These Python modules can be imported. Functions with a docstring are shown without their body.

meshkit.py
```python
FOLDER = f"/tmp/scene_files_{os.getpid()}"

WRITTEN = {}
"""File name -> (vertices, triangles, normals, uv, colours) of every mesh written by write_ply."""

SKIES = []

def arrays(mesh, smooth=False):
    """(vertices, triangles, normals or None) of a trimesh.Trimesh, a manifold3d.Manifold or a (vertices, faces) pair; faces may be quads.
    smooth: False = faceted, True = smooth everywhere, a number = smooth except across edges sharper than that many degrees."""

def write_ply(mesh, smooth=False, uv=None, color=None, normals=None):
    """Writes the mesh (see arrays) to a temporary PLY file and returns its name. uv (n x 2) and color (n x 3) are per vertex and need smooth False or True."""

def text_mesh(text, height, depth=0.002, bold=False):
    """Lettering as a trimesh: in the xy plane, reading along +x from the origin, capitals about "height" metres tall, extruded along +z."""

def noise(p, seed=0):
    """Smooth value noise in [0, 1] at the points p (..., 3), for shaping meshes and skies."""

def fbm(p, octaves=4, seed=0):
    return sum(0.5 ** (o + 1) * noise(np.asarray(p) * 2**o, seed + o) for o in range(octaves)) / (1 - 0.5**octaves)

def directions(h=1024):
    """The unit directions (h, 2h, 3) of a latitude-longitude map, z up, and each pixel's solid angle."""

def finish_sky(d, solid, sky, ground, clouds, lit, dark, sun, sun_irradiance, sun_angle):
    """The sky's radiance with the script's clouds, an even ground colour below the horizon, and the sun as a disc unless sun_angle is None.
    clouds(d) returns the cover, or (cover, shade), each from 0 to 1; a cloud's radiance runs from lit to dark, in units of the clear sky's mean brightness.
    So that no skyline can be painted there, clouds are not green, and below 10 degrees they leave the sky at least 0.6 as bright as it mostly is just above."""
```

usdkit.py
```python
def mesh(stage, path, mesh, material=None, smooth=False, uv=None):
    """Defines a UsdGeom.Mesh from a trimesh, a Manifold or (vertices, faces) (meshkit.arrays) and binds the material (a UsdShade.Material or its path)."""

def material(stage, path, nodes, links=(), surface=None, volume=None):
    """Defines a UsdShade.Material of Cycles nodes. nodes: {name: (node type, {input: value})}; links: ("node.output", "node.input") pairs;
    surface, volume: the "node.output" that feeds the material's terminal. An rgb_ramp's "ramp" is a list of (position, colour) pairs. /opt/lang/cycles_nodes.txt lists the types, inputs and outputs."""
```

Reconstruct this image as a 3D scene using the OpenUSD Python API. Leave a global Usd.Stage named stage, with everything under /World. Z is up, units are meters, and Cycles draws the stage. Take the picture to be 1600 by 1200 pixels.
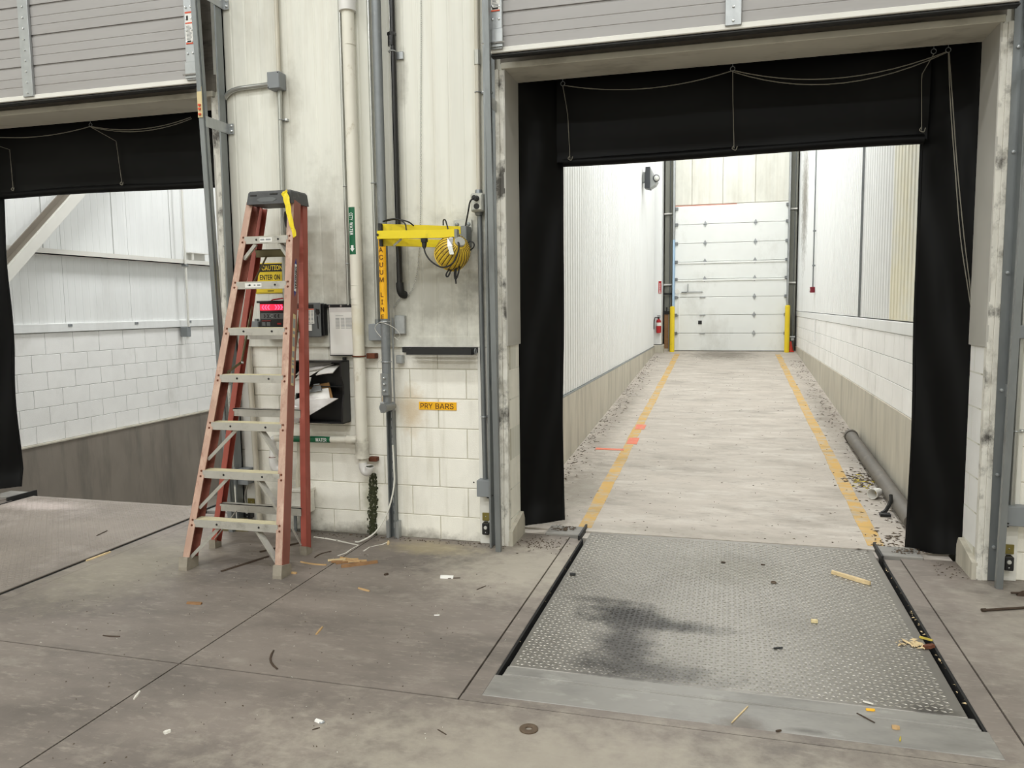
import math, random
import numpy as np, trimesh
from shapely.geometry import Polygon, box as sbox
from pxr import Usd, UsdGeom, UsdLux, Gf, Sdf
import usdkit, meshkit

stage = Usd.Stage.CreateInMemory()
UsdGeom.SetStageUpAxis(stage, UsdGeom.Tokens.z)
UsdGeom.SetStageMetersPerUnit(stage, 1.0)
W = UsdGeom.Xform.Define(stage, '/World')
stage.SetDefaultPrim(W.GetPrim())
UsdGeom.Scope.Define(stage, '/World/Looks')
rng = random.Random(7)
nrg = np.random.default_rng(11)

# ------------------------------------------------------------------ camera, lights, exposure
EXPOSURE = 0.1
yaw, pitch, roll = np.radians([-15.422, -5.570, -0.649])
CAM = np.array([0, -5.01, 1.594])
fw = np.array([math.sin(yaw) * math.cos(pitch), math.cos(yaw) * math.cos(pitch), math.sin(pitch)])
r0 = np.array([math.cos(yaw), -math.sin(yaw), 0.0]); u0 = np.cross(r0, fw)
rt = r0 * math.cos(roll) + u0 * math.sin(roll); up = -r0 * math.sin(roll) + u0 * math.cos(roll)
cam = UsdGeom.Camera.Define(stage, '/World/camera')
cam.AddTransformOp().Set(Gf.Matrix4d(*[float(x) for x in (*rt, 0, *up, 0, *(-fw), 0, *CAM, 1)]))
cam.CreateHorizontalApertureAttr(36.0); cam.CreateVerticalApertureAttr(27.0)
cam.CreateFocalLengthAttr(36.0 * 1235.16 / 1600)
cam.CreateClippingRangeAttr(Gf.Vec2f(0.05, 200))
cam.CreateExposureAttr(EXPOSURE)

def rect_light(name, c, w, h, inten, col=(.975, .995, 1)):
    l = UsdLux.RectLight.Define(stage, '/World/' + name)
    l.CreateWidthAttr(w); l.CreateHeightAttr(h); l.CreateIntensityAttr(inten); l.CreateColorAttr(Gf.Vec3f(*col))
    l.AddTranslateOp().Set(Gf.Vec3d(*c))            # a RectLight shines along its -z: straight down from the ceiling
    return l
k = 0
for y, inten in ((-4.6, 44.0), (-8.6, 57.0), (-13.0, 66.0)):   # unseen high-bay rows; middle row added to brighten the lower wall
    for x in (-9.0, -5.0, -1.0, 3.0):
        rect_light('unseen_high_bay_light_%03d' % k, (x, y, 8.4), 1.3, .6, inten); k += 1
for y in (3.2, 6.2, 9.6):                              # over the ramp
    rect_light('ramp_light_%03d' % k, (-.1, y, 6.6), .5, 1.6, 40.0, (.98, .995, 1)); k += 1
for y in (2.2, 5.2):                                 # over the dock pit
    rect_light('dock_light_%03d' % k, (-5.4, y, 6.4), 1.4, .5, 58.0, (.98, .995, 1)); k += 1

# ------------------------------------------------------------------ scene tree helpers
def S(r, g, b):
    return tuple(((c / 255 + .055) / 1.055) ** 2.4 if c > 10 else c / 255 / 12.92 for c in (r, g, b))
used = {}
LOC = {}
def path_for(name, parent):
    base = parent + '/' + name
    n = used.get(base, 0); used[base] = n + 1
    return base if n == 0 else '%s_%03d' % (base, n)
def tag(prim, label=None, cat=None, group=None, kind=None):
    for key, v in (('label', label), ('category', cat), ('group', group), ('kind', kind)):
        if v: prim.SetCustomDataByKey(key, v)
    return prim
def verts(m):
    v, f, _ = meshkit.arrays(m)
    return v
def thing(name, label, cat, loc=(0, 0, 0), group=None, kind=None):
    """An Xform at the thing's base; its parts are given in world coordinates."""
    p = path_for(name, '/World')
    x = UsdGeom.Xform.Define(stage, p); x.AddTranslateOp().Set(Gf.Vec3d(*map(float, loc)))
    LOC[p] = np.array(loc, float)
    tag(x.GetPrim(), label, cat, group, kind)
    return p
def part(parent, name, mesh, mat, smooth=False, label=None, kind=None):
    p = path_for(name, parent)
    root = '/'.join(parent.split('/')[:3])
    v, f, _ = meshkit.arrays(mesh)
    usdkit.mesh(stage, p, (v - LOC[root], f), mat, smooth)
    LOC.setdefault(p, LOC[root])
    tag(stage.GetPrimAtPath(p), label, None, None, kind)
    return p
def single(name, mesh, mat, label, cat, smooth=False, group=None, kind=None):
    v, f, _ = meshkit.arrays(mesh)
    lo, hi = v.min(0), v.max(0)
    loc = np.array([(lo[0] + hi[0]) / 2, (lo[1] + hi[1]) / 2, lo[2]])
    p = path_for(name, '/World')
    m = usdkit.mesh(stage, p, (v - loc, f), mat, smooth)
    m.AddTranslateOp().Set(Gf.Vec3d(*map(float, loc)))
    LOC[p] = loc
    tag(m.GetPrim(), label, cat, group, kind)
    return p
def copy_of(src, name, loc, label, cat, group=None, rotz=0):
    p = path_for(name, '/World')
    x = UsdGeom.Xform.Define(stage, p)
    x.GetPrim().GetReferences().AddInternalReference(src)
    x.ClearXformOpOrder()
    x.AddTranslateOp(opSuffix='at').Set(Gf.Vec3d(*map(float, loc)))
    if rotz: x.AddRotateZOp(opSuffix='at').Set(float(rotz))
    x.GetPrim().SetInstanceable(True)
    tag(x.GetPrim(), label, cat, group)
    return p

# ------------------------------------------------------------------ mesh helpers
cat_ = lambda ms: trimesh.util.concatenate([trimesh.Trimesh(*meshkit.arrays(m)[:2], process=False) for m in ms])
def box(x0, x1, y0, y1, z0, z1, b=0.0):
    x0, x1 = min(x0, x1), max(x0, x1); y0, y1 = min(y0, y1), max(y0, y1); z0, z1 = min(z0, z1), max(z0, z1)
    if b <= 0:
        m = trimesh.creation.box((x1 - x0, y1 - y0, z1 - z0))
        m.apply_translation(((x0 + x1) / 2, (y0 + y1) / 2, (z0 + z1) / 2)); return m
    b = min(b, .45 * min(x1 - x0, y1 - y0, z1 - z0))
    P = []
    for sx in (0, 1):
        for sy in (0, 1):
            for sz in (0, 1):
                c = [(x0, x1)[sx], (y0, y1)[sy], (z0, z1)[sz]]
                i = [b if s == 0 else -b for s in (sx, sy, sz)]
                P += [(c[0], c[1] + i[1], c[2] + i[2]), (c[0] + i[0], c[1], c[2] + i[2]), (c[0] + i[0], c[1] + i[1], c[2])]
    return trimesh.convex.convex_hull(np.array(P))
def hull(P): return trimesh.convex.convex_hull(np.array(P, float))
def frame_of(d):
    d = np.asarray(d, float); d = d / np.linalg.norm(d)
    a = np.cross(d, [0, 0, 1.0] if abs(d[2]) < .9 else [1.0, 0, 0]); a /= np.linalg.norm(a)
    return d, a, np.cross(d, a)
def tube(pts, r, n=10, caps=True, flat=None):
    P = np.asarray(pts, float); R = np.broadcast_to(r, (len(P),))
    T = np.gradient(P, axis=0); T /= np.linalg.norm(T, axis=1, keepdims=True) + 1e-12
    _, a, _ = frame_of(T[0]); rings = []
    ang = np.arange(n) * 2 * np.pi / n
    for i in range(len(P)):
        a = a - T[i] * (a @ T[i]); a /= np.linalg.norm(a); b = np.cross(T[i], a)
        rings.append(P[i] + R[i] * (np.cos(ang)[:, None] * a + np.sin(ang)[:, None] * b))
    V = np.vstack(rings); F = []
    for i in range(len(P) - 1):
        for j in range(n):
            q = (i * n + j, i * n + (j + 1) % n, (i + 1) * n + (j + 1) % n, (i + 1) * n + j)
            F += [(q[0], q[1], q[2]), (q[0], q[2], q[3])]
    if caps:
        V = np.vstack([V, P[0], P[-1]]); c0, c1 = len(V) - 2, len(V) - 1; o = (len(P) - 1) * n
        for j in range(n):
            F += [(c0, (j + 1) % n, j), (c1, o + j, o + (j + 1) % n)]
    return trimesh.Trimesh(V, F, process=False)
def cyl(p0, p1, r, n=16): return tube([p0, p1], r, n)
def lathe(profile, base, axis=(0, 0, 1), n=24, rad=None):
    """profile: (radius, distance along the axis)."""
    d, a, b = frame_of(axis); ang = np.arange(n) * 2 * np.pi / n; base = np.asarray(base, float)
    V, F = [], []
    for r, h in profile:
        rr = r if rad is None else r * rad(ang)
        V.append(base + d * h + (np.cos(ang) * rr)[:, None] * a + (np.sin(ang) * rr)[:, None] * b)
    V = np.vstack(V)
    for i in range(len(profile) - 1):
        for j in range(n):
            q = (i * n + j, i * n + (j + 1) % n, (i + 1) * n + (j + 1) % n, (i + 1) * n + j)
            F += [(q[0], q[1], q[2]), (q[0], q[2], q[3])]
    return trimesh.Trimesh(V, F, process=False)
def prism(poly, origin, ex, ey, t):
    """An outline in the plane (origin, ex, ey), t thick along ex x ey."""
    poly = poly if hasattr(poly, 'exterior') else Polygon(poly)
    m = trimesh.creation.extrude_polygon(poly, t, engine='earcut')
    ex, ey = np.asarray(ex, float), np.asarray(ey, float)
    V = np.asarray(m.vertices)
    return trimesh.Trimesh(np.asarray(origin, float) + V[:, :1] * ex + V[:, 1:2] * ey + V[:, 2:] * np.cross(ex, ey), m.faces, process=False)
def beam(p0, p1, poly, ex):
    """An outline (in ex and the direction square to it) swept from p0 to p1."""
    p0, p1 = np.asarray(p0, float), np.asarray(p1, float); d = p1 - p0; L = np.linalg.norm(d); d /= L
    ex = np.asarray(ex, float); ex = ex - d * (ex @ d); ex /= np.linalg.norm(ex)
    return prism(poly, p0, ex, np.cross(d, ex), L)
def bar(p0, p1, w, t, ex=(1, 0, 0)): return beam(p0, p1, [(-w / 2, -t / 2), (w / 2, -t / 2), (w / 2, t / 2), (-w / 2, t / 2)], ex)
def torus(c, axis, R, r, n=16, m=6, arc=(0, 2 * math.pi)):
    d, a, b = frame_of(axis); full = abs(arc[1] - arc[0] - 2 * math.pi) < 1e-6
    t = np.linspace(arc[0], arc[1], n + 1)
    return tube(np.asarray(c, float) + R * (np.cos(t)[:, None] * a + np.sin(t)[:, None] * b), r, m, caps=not full)
def bez(*P, n=12):
    P = np.array(P, float); t = np.linspace(0, 1, n)[:, None]
    while len(P) > 1 and P.ndim == 2:
        P = np.stack([np.broadcast_to(p, (n, 3)) for p in P])
    while len(P) > 1: P = P[:-1] * (1 - t) + P[1:] * t
    return P[0]
def smooth_path(P, n=8):
    P = np.array(P, float); Q = np.vstack([2 * P[0] - P[1], P, 2 * P[-1] - P[-2]]); out = []
    for i in range(1, len(Q) - 2):
        for t in np.linspace(0, 1, n, endpoint=False):
            a, b, c, d = Q[i - 1:i + 3]
            out.append(.5 * (2 * b + (c - a) * t + (2 * a - 5 * b + 4 * c - d) * t * t + (3 * b - a - 3 * c + d) * t ** 3))
    return np.array(out + [P[-1]])
def sheet(fn, nu, nv, th):
    u, v = np.meshgrid(np.linspace(0, 1, nu), np.linspace(0, 1, nv), indexing='ij')
    P = fn(u, v); du, dv = np.gradient(P, axis=0), np.gradient(P, axis=1)
    N = np.cross(du, dv); N /= np.linalg.norm(N, axis=-1, keepdims=True) + 1e-12
    V = np.vstack([(P + N * th / 2).reshape(-1, 3), (P - N * th / 2).reshape(-1, 3)]); o = nu * nv; F = []
    g = lambda i, j: i * nv + j
    for i in range(nu - 1):
        for j in range(nv - 1):
            a, b, c, d = g(i, j), g(i + 1, j), g(i + 1, j + 1), g(i, j + 1)
            F += [(a, b, c), (a, c, d), (o + a, o + c, o + b), (o + a, o + d, o + c)]
    ed = [(g(i, 0), g(i + 1, 0)) for i in range(nu - 1)] + [(g(nu - 1, j), g(nu - 1, j + 1)) for j in range(nv - 1)] + \
         [(g(i + 1, nv - 1), g(i, nv - 1)) for i in range(nu - 1)] + [(g(0, j + 1), g(0, j)) for j in range(nv - 1)]
    for a, b in ed: F += [(b, a, o + a), (b, o + a, o + b)]
    return trimesh.Trimesh(V, F, process=False)
def text(s, h, c, right=(1, 0, 0), upv=(0, 0, 1), depth=.0012, bold=False, w=None):
    """Lettering centred on c; right and upv span its plane."""
    m = meshkit.text_mesh(s, h, depth, bold); V = np.array(m.vertices)
    lo, hi = V.min(0), V.max(0); V[:, 0] -= (lo[0] + hi[0]) / 2; V[:, 1] -= (lo[1] + hi[1]) / 2
    if w: V[:, 0] *= w / (hi[0] - lo[0])
    ex, ey = np.asarray(right, float), np.asarray(upv, float)
    return trimesh.Trimesh(np.asarray(c, float) + V[:, :1] * ex + V[:, 1:2] * ey + V[:, 2:] * np.cross(ex, ey), m.faces, process=False)

# ------------------------------------------------------------------ materials
MATS = {}
def mat(name, col, rough=.55, metal=0.0, var=.07, scale=4.0, stretch=(1, 1, 1), dirt=None, dirt2=None, dirt3=None, blobs=(), bump=0.0, bscale=90.0, spec=.5, emit=None):
    """Base colour varied by noise in world position; dirt: (colour, amount, scale, stretch, lo, hi); blobs: (centre, radii, colour, amount)."""
    n, L = {}, []
    n['g'] = ('geometry', {})
    n['m0'] = ('mapping', {'scale': tuple(scale * s for s in stretch)})
    n['n0'] = ('noise_texture', {'scale': 1.0, 'detail': 6.0, 'roughness': .6})
    n['r0'] = ('map_range', {'from_min': .3, 'from_max': .7, 'to_min': 0.0, 'to_max': 1.0, 'clamp': True})
    n['c0'] = ('mix_color', {'a': tuple(c * (1 - var) for c in col), 'b': tuple(min(1, c * (1 + var)) for c in col)})
    L += [('g.position', 'm0.vector'), ('m0.vector', 'n0.vector'), ('n0.fac', 'r0.value'), ('r0.result', 'c0.fac')]
    last = 'c0.result'
    for i, d in enumerate(x for x in (dirt, dirt2, dirt3) if x):
        dc, amt, ds, dst, lo, hi = d
        a = 'd%d' % i
        n[a + 'm'] = ('mapping', {'scale': tuple(ds * s for s in dst), 'location': (3.1 * i + 1.7, 5.3, 2.2)})
        n[a + 'n'] = ('noise_texture', {'scale': 1.0, 'detail': 7.0, 'roughness': .65})
        n[a + 'r'] = ('map_range', {'from_min': lo, 'from_max': hi, 'to_min': 0.0, 'to_max': amt, 'clamp': True})
        n[a + 'c'] = ('mix_color', {'b': dc})
        L += [('g.position', a + 'm.vector'), (a + 'm.vector', a + 'n.vector'), (a + 'n.fac', a + 'r.value'), (a + 'r.result', a + 'c.fac'), (last, a + 'c.a')]
        last = a + 'c.result'
    if blobs:
        n['bn'] = ('noise_texture', {'scale': 9.0, 'detail': 6.0, 'roughness': .65})
        L.append(('g.position', 'bn.vector'))
        n['bnm'] = ('math', {'math_type': 'multiply_add', 'value2': 1.3, 'value3': -.65}); L.append(('bn.fac', 'bnm.value1'))
    for i, (c, r, bc, amt) in enumerate(blobs):
        a = 'b%d' % i
        n[a + 'm'] = ('mapping', {'location': tuple(-x / y for x, y in zip(c, r)), 'scale': tuple(1 / y for y in r)})
        n[a + 'g'] = ('gradient_texture', {'gradient_type': 'spherical'})
        n[a + 's'] = ('math', {'math_type': 'add'})
        n[a + 'r'] = ('map_range', {'from_min': .08, 'from_max': .75, 'to_min': 0.0, 'to_max': amt, 'clamp': True})
        n[a + 'k'] = ('math', {'math_type': 'greater_than', 'value2': .001})
        n[a + 'x'] = ('math', {'math_type': 'multiply'})
        n[a + 'c'] = ('mix_color', {'b': bc})
        L += [('g.position', a + 'm.vector'), (a + 'm.vector', a + 'g.vector'), (a + 'g.fac', a + 's.value1'), ('bnm.value', a + 's.value2'), (a + 's.value', a + 'r.value'),
              (a + 'g.fac', a + 'k.value1'), (a + 'r.result', a + 'x.value1'), (a + 'k.value', a + 'x.value2'), (a + 'x.value', a + 'c.fac'), (last, a + 'c.a')]
        last = a + 'c.result'
    p = {'roughness': rough, 'metallic': metal, 'specular_ior_level': spec}
    if emit: p['emission_color'], p['emission_strength'] = emit
    n['p'] = ('principled_bsdf', p); L.append((last, 'p.base_color'))
    if bump:
        n['bm'] = ('noise_texture', {'scale': bscale, 'detail': 4.0, 'roughness': .6})
        n['bu'] = ('bump', {'strength': bump, 'distance': .004})
        L += [('g.position', 'bm.vector'), ('bm.fac', 'bu.height'), ('bu.normal', 'p.normal')]
    MATS[name] = usdkit.material(stage, '/World/Looks/' + name, n, L, surface='p.BSDF')
    return MATS[name]

DIRT = S(120, 112, 95)
CREAM = S(233, 232, 221)
m_panel = mat('cream_panel', CREAM, .45, var=.035, scale=3, stretch=(6, 6, .25), dirt=(S(150, 146, 132), .4, 1.4, (1, 1, .35), .5, .78), dirt2=(S(190, 180, 158), .4, 9, (1, 1, .03), .5, .75),
              blobs=[((-2.0, 0, 1.75), (.9, .3, .55), S(138, 135, 124), .6), ((-1.65, 0, 1.9), (.12, .2, .45), S(120, 118, 108), .5), ((-2.7, 0, 1.9), (.25, .2, .8), S(168, 164, 150), .5), ((-2.95, 0, 3.0), (.12, .2, .4), S(150, 144, 128), .4), ((-2.1, 0, 3.1), (.05, .1, .25), S(140, 135, 120), .45)])
m_cmu = mat('cream_block', S(249, 246, 235), .6, var=.04, scale=5, dirt=(S(150, 144, 126), .32, 2.2, (1, 1, .4), .5, .8), dirt2=(S(182, 174, 148), .35, 14, (1, 1, .05), .54, .75), bump=.35, bscale=120,
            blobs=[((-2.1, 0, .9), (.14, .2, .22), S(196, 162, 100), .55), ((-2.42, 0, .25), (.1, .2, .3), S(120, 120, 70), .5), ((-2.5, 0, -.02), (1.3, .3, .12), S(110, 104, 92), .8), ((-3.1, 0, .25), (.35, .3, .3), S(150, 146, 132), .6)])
m_mortar = mat('mortar', S(196, 192, 176), .8, var=.1, scale=10)
m_white = mat('white_wall', S(237, 238, 236), .5, var=.03, scale=3, stretch=(4, 4, .3), dirt=(S(170, 168, 158), .3, 1.5, (1, 1, .25), .55, .82),
              blobs=[((1.3, 10.9, 3.5), (.5, .9, 1.6), S(120, 112, 98), .8), ((-7.6, 4.7, .9), (.3, .35, .5), S(150, 146, 136), .4)])
m_yellowed = mat('yellowed_siding', S(240, 234, 208), .5, var=.04, scale=3, stretch=(4, 4, .3), dirt=(S(236, 236, 228), .8, .8, (1, 1, 1), .45, .6))
m_wblock = mat('white_block', S(246, 245, 242), .6, var=.035, scale=4, dirt=(S(160, 156, 142), .35, 2.0, (1, 1, .6), .56, .8), bump=.25, bscale=110)
m_wmortar = mat('white_mortar', S(180, 180, 176), .8, var=.06, scale=10)
m_floor = mat('warehouse_concrete', S(130, 121, 113), .55, var=.17, scale=1.6, stretch=(.7, 1.6, 1), dirt=(S(88, 82, 77), .65, 1.1, (.8, 1.8, 1), .45, .68), dirt2=(S(166, 158, 146), .5, 6, (.8, 1.6, 1), .55, .74), dirt3=(S(172, 163, 150), .45, 20, (.7, 2.2, 1), .56, .72), bump=.3, bscale=45, spec=.35,
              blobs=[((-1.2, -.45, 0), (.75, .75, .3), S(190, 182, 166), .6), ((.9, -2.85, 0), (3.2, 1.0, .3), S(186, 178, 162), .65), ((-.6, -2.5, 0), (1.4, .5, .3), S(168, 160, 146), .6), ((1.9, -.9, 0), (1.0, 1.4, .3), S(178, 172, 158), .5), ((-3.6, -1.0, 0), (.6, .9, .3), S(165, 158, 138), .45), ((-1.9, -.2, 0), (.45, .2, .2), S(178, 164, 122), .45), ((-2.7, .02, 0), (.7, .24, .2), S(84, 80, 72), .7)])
m_ramp = mat('ramp_concrete', S(186, 177, 166), .7, var=.1, scale=1.8, stretch=(.8, 2, 1), dirt=(S(122, 114, 104), .6, 1.8, (.8, 1.8, 1), .5, .74), dirt2=(S(212, 206, 196), .65, 3.4, (.8, 2.0, 1), .5, .72), dirt3=(S(104, 96, 86), .6, 16, (.8, 1.8, 1), .6, .7), bump=.3, bscale=50,
             blobs=[((-.1, 11.4, .6), (.9, 1.2, .5), S(112, 104, 92), .75), ((-1.2, 1.5, 0), (.35, 1.3, .5), S(130, 124, 112), .6), ((1.15, 5, .2), (.25, 4, .6), S(120, 112, 100), .5), ((-1.35, 5, .2), (.25, 4.5, .6), S(120, 112, 100), .45), ((-.3, .55, 0), (1.2, .15, .3), S(140, 132, 120), .4)])
m_curb = mat('curb_concrete', S(196, 190, 175), .75, var=.1, scale=2.5, stretch=(2.5, 2.5, .6), dirt=(S(122, 118, 104), .55, 3, (2, 2, .25), .5, .75), bump=.25, bscale=60)
m_dkconc = mat('dock_concrete', S(134, 126, 116), .75, var=.14, scale=2, stretch=(1, 1, .5), dirt=(S(86, 82, 76), .6, 2, (2, 2, .3), .5, .74), dirt2=(S(140, 136, 126), .45, 4, (1, 1, .3), .56, .78), bump=.25)
m_dark = mat('pit_black', S(26, 25, 24), .85, var=.2)
m_plate = mat('tread_steel', S(138, 134, 127), .42, .55, var=.07, scale=3, dirt=(S(106, 102, 95), .5, 1.4, (1, 1, 1), .48, .74), spec=.5,
              blobs=[((-.5, -1.03, 0), (.3, .2, .2), S(36, 34, 32), .97), ((-.34, -1.12, 0), (.5, .11, .2), S(46, 44, 41), .9), ((-.46, -1.4, 0), (.2, .62, .2), S(66, 63, 61), .9), ((-.34, -1.66, 0), (.5, .18, .2), S(64, 61, 58), .75), ((-.64, -.86, 0), (.26, .08, .2), S(64, 61, 57), .8), ((.05, -.2, 0), (.5, .4, .2), S(112, 108, 96), .6), ((.78, -1.72, 0), (.13, .08, .2), S(70, 66, 62), .7)])
m_lug = mat('tread_lug', S(163, 159, 150), .36, .6, var=.08, scale=4, dirt=(S(120, 116, 108), .5, 1.4, (1, 1, 1), .5, .74),
            blobs=[((-.5, -1.03, 0), (.3, .2, .2), S(50, 48, 45), .95), ((-.34, -1.12, 0), (.5, .11, .2), S(66, 64, 61), .8), ((-.46, -1.4, 0), (.2, .62, .2), S(76, 73, 71), .88), ((-.34, -1.66, 0), (.5, .18, .2), S(84, 81, 77), .6), ((-.64, -.86, 0), (.26, .08, .2), S(84, 80, 75), .7)])
m_plate2 = mat('dusty_plate', S(140, 131, 122), .6, .15, var=.1, scale=2.5, dirt=(S(120, 113, 106), .6, 1.6, (1, 1, 1), .48, .7), dirt2=(S(176, 166, 158), .5, 2.2, (1, 1, 1), .52, .7), blobs=[((-5.5, .15, 0), (.6, .2, .2), S(186, 174, 168), .9)])
m_frame = mat('pit_frame_steel', S(146, 143, 137), .5, .12, var=.08, scale=3, dirt=(S(104, 102, 98), .6, 3, (.7, 1.6, 1), .48, .7), dirt2=(S(190, 188, 180), .45, 7, (.7, 1.5, 1), .56, .72), blobs=[((.07, -2.02, 0), (.13, .09, .2), S(106, 98, 90), .9), ((.3, -2.0, 0), (.1, .03, .2), S(92, 88, 84), .7)])
m_door = mat('grey_door', S(168, 165, 163), .45, var=.03, scale=2, stretch=(.4, 1, 4), dirt=(S(140, 134, 128), .35, 2, (.3, 1, 3), .52, .75))
m_galv = mat('galvanised', S(176, 179, 180), .38, .65, var=.08, scale=12, dirt=(S(120, 122, 122), .4, 5, (1, 1, .3), .52, .72))
m_emt = mat('conduit_steel', S(186, 187, 182), .3, .75, var=.05, scale=10, stretch=(1, 1, .2))
m_track = mat('track_steel', S(138, 142, 143), .42, .6, var=.1, scale=9, stretch=(1, 1, .4), dirt=(S(96, 96, 94), .5, 4, (1, 1, .25), .52, .72))
m_greybox = mat('grey_enclosure', S(132, 136, 138), .5, var=.03)
m_panelgrey = mat('panel_grey', S(98, 101, 101), .5, var=.04)
m_alum = mat('cast_aluminium', S(196, 196, 188), .4, .4, var=.06)
m_foam = mat('dirty_seal', S(222, 219, 209), .75, var=.1, scale=9, stretch=(1, 1, .4), dirt=(S(50, 46, 41), .9, 4.5, (1, 1, .8), .53, .64), dirt2=(S(120, 112, 96), .5, 16, (1, 1, .6), .5, .7))
m_jamb = mat('jamb_sheet', S(184, 181, 173), .5, var=.04, scale=3)
m_header = mat('header_sheet', S(206, 202, 188), .5, var=.05, scale=4, dirt=(S(126, 118, 102), .55, 5, (.5, 1, 1), .52, .72))
m_hdark = mat('header_grime', S(128, 122, 112), .7, var=.12, scale=5, dirt=(S(60, 56, 50), .7, 5, (.5, 1, 3), .5, .7))
m_whitesteel = mat('white_steel', S(232, 230, 222), .4, var=.04)
m_rubber = mat('rubber_black', S(28, 28, 27), .6, var=.15)
m_curtain = mat('curtain_black', S(8, 8, 8), .5, var=.2, scale=3, dirt=(S(26, 25, 24), .5, 2.2, (1, 1, .6), .58, .8), spec=.16)
m_rope = mat('rope', S(128, 124, 112), .8, var=.1)
m_black = mat('black_plastic', S(30, 30, 31), .4, var=.12)
m_blackpaint = mat('black_pipe_paint', S(26, 25, 25), .3, var=.15)
m_pvc = mat('white_pvc', S(232, 228, 214), .4, var=.03, scale=6, dirt=(S(150, 128, 70), .55, 10, (1, 1, .7), .6, .74), blobs=[((-2.44, -.08, 1.45), (.1, .1, .25), S(190, 172, 110), .35), ((-2.44, -.08, .63), (.1, .1, .1), S(92, 84, 62), .8)])
m_pvc2 = mat('clean_pvc', S(228, 226, 222), .35, var=.03)
m_vac = mat('vacuum_pipe', S(132, 136, 138), .42, .35, var=.07, scale=12, dirt=(S(176, 178, 178), .4, 30, (1, 1, .4), .58, .7))
m_green = mat('label_green', S(12, 98, 62), .4, var=.03)
m_ylabel = mat('label_yellow', S(247, 184, 24), .45, var=.02)
m_ysign = mat('sign_yellow', S(238, 208, 48), .4, var=.02)
m_ink = mat('ink_black', S(26, 22, 20), .6, var=.02)
m_brownink = mat('ink_brown', S(84, 44, 16), .6, var=.02)
m_wink = mat('ink_white', S(238, 240, 236), .5, var=.01)
m_red = mat('red_paint', S(176, 30, 34), .4, var=.05)
m_dred = mat('alarm_red', S(122, 24, 40), .4, var=.05)
m_ypaint = mat('arm_yellow', S(236, 212, 32), .4, var=.04, scale=8, dirt=(S(150, 130, 50), .3, 14, (1, 1, 1), .6, .75))
m_lampy = mat('lamp_yellow', S(222, 186, 50), .45, var=.08, scale=14, dirt=(S(110, 84, 34), .65, 11, (1, 1, 1), .5, .7))
m_boll = mat('bollard_yellow', S(240, 210, 40), .45, var=.04, dirt=(S(120, 100, 40), .4, 8, (1, 1, 1), .62, .75))
m_chrome = mat('bright_metal', S(220, 222, 222), .18, .9, var=.03)
m_fgl = mat('fibreglass_face', S(184, 150, 132), .6, var=.12, scale=9, stretch=(1, 1, .3), dirt=(S(226, 200, 178), .6, 16, (1, 1, .35), .5, .7), dirt2=(S(128, 70, 52), .5, 22, (1, 1, .5), .56, .7))
m_fgd = mat('fibreglass_web', S(150, 92, 78), .55, var=.1, scale=9, stretch=(1, 1, .3), dirt=(S(120, 50, 38), .6, 4, (1, 1, .35), .5, .7))
m_fgr = mat('fibreglass_red', S(164, 80, 66), .5, var=.1, scale=8, stretch=(1, 1, .25), dirt=(S(206, 128, 108), .5, 7, (1, 1, .3), .55, .72))
m_step = mat('ladder_aluminium', S(188, 185, 176), .5, .35, var=.06, scale=12, dirt=(S(120, 114, 104), .5, 14, (1, 1, 1), .54, .72))
m_treaddust = mat('dusty_tread', S(204, 196, 166), .7, .1, var=.07, scale=14)
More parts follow.
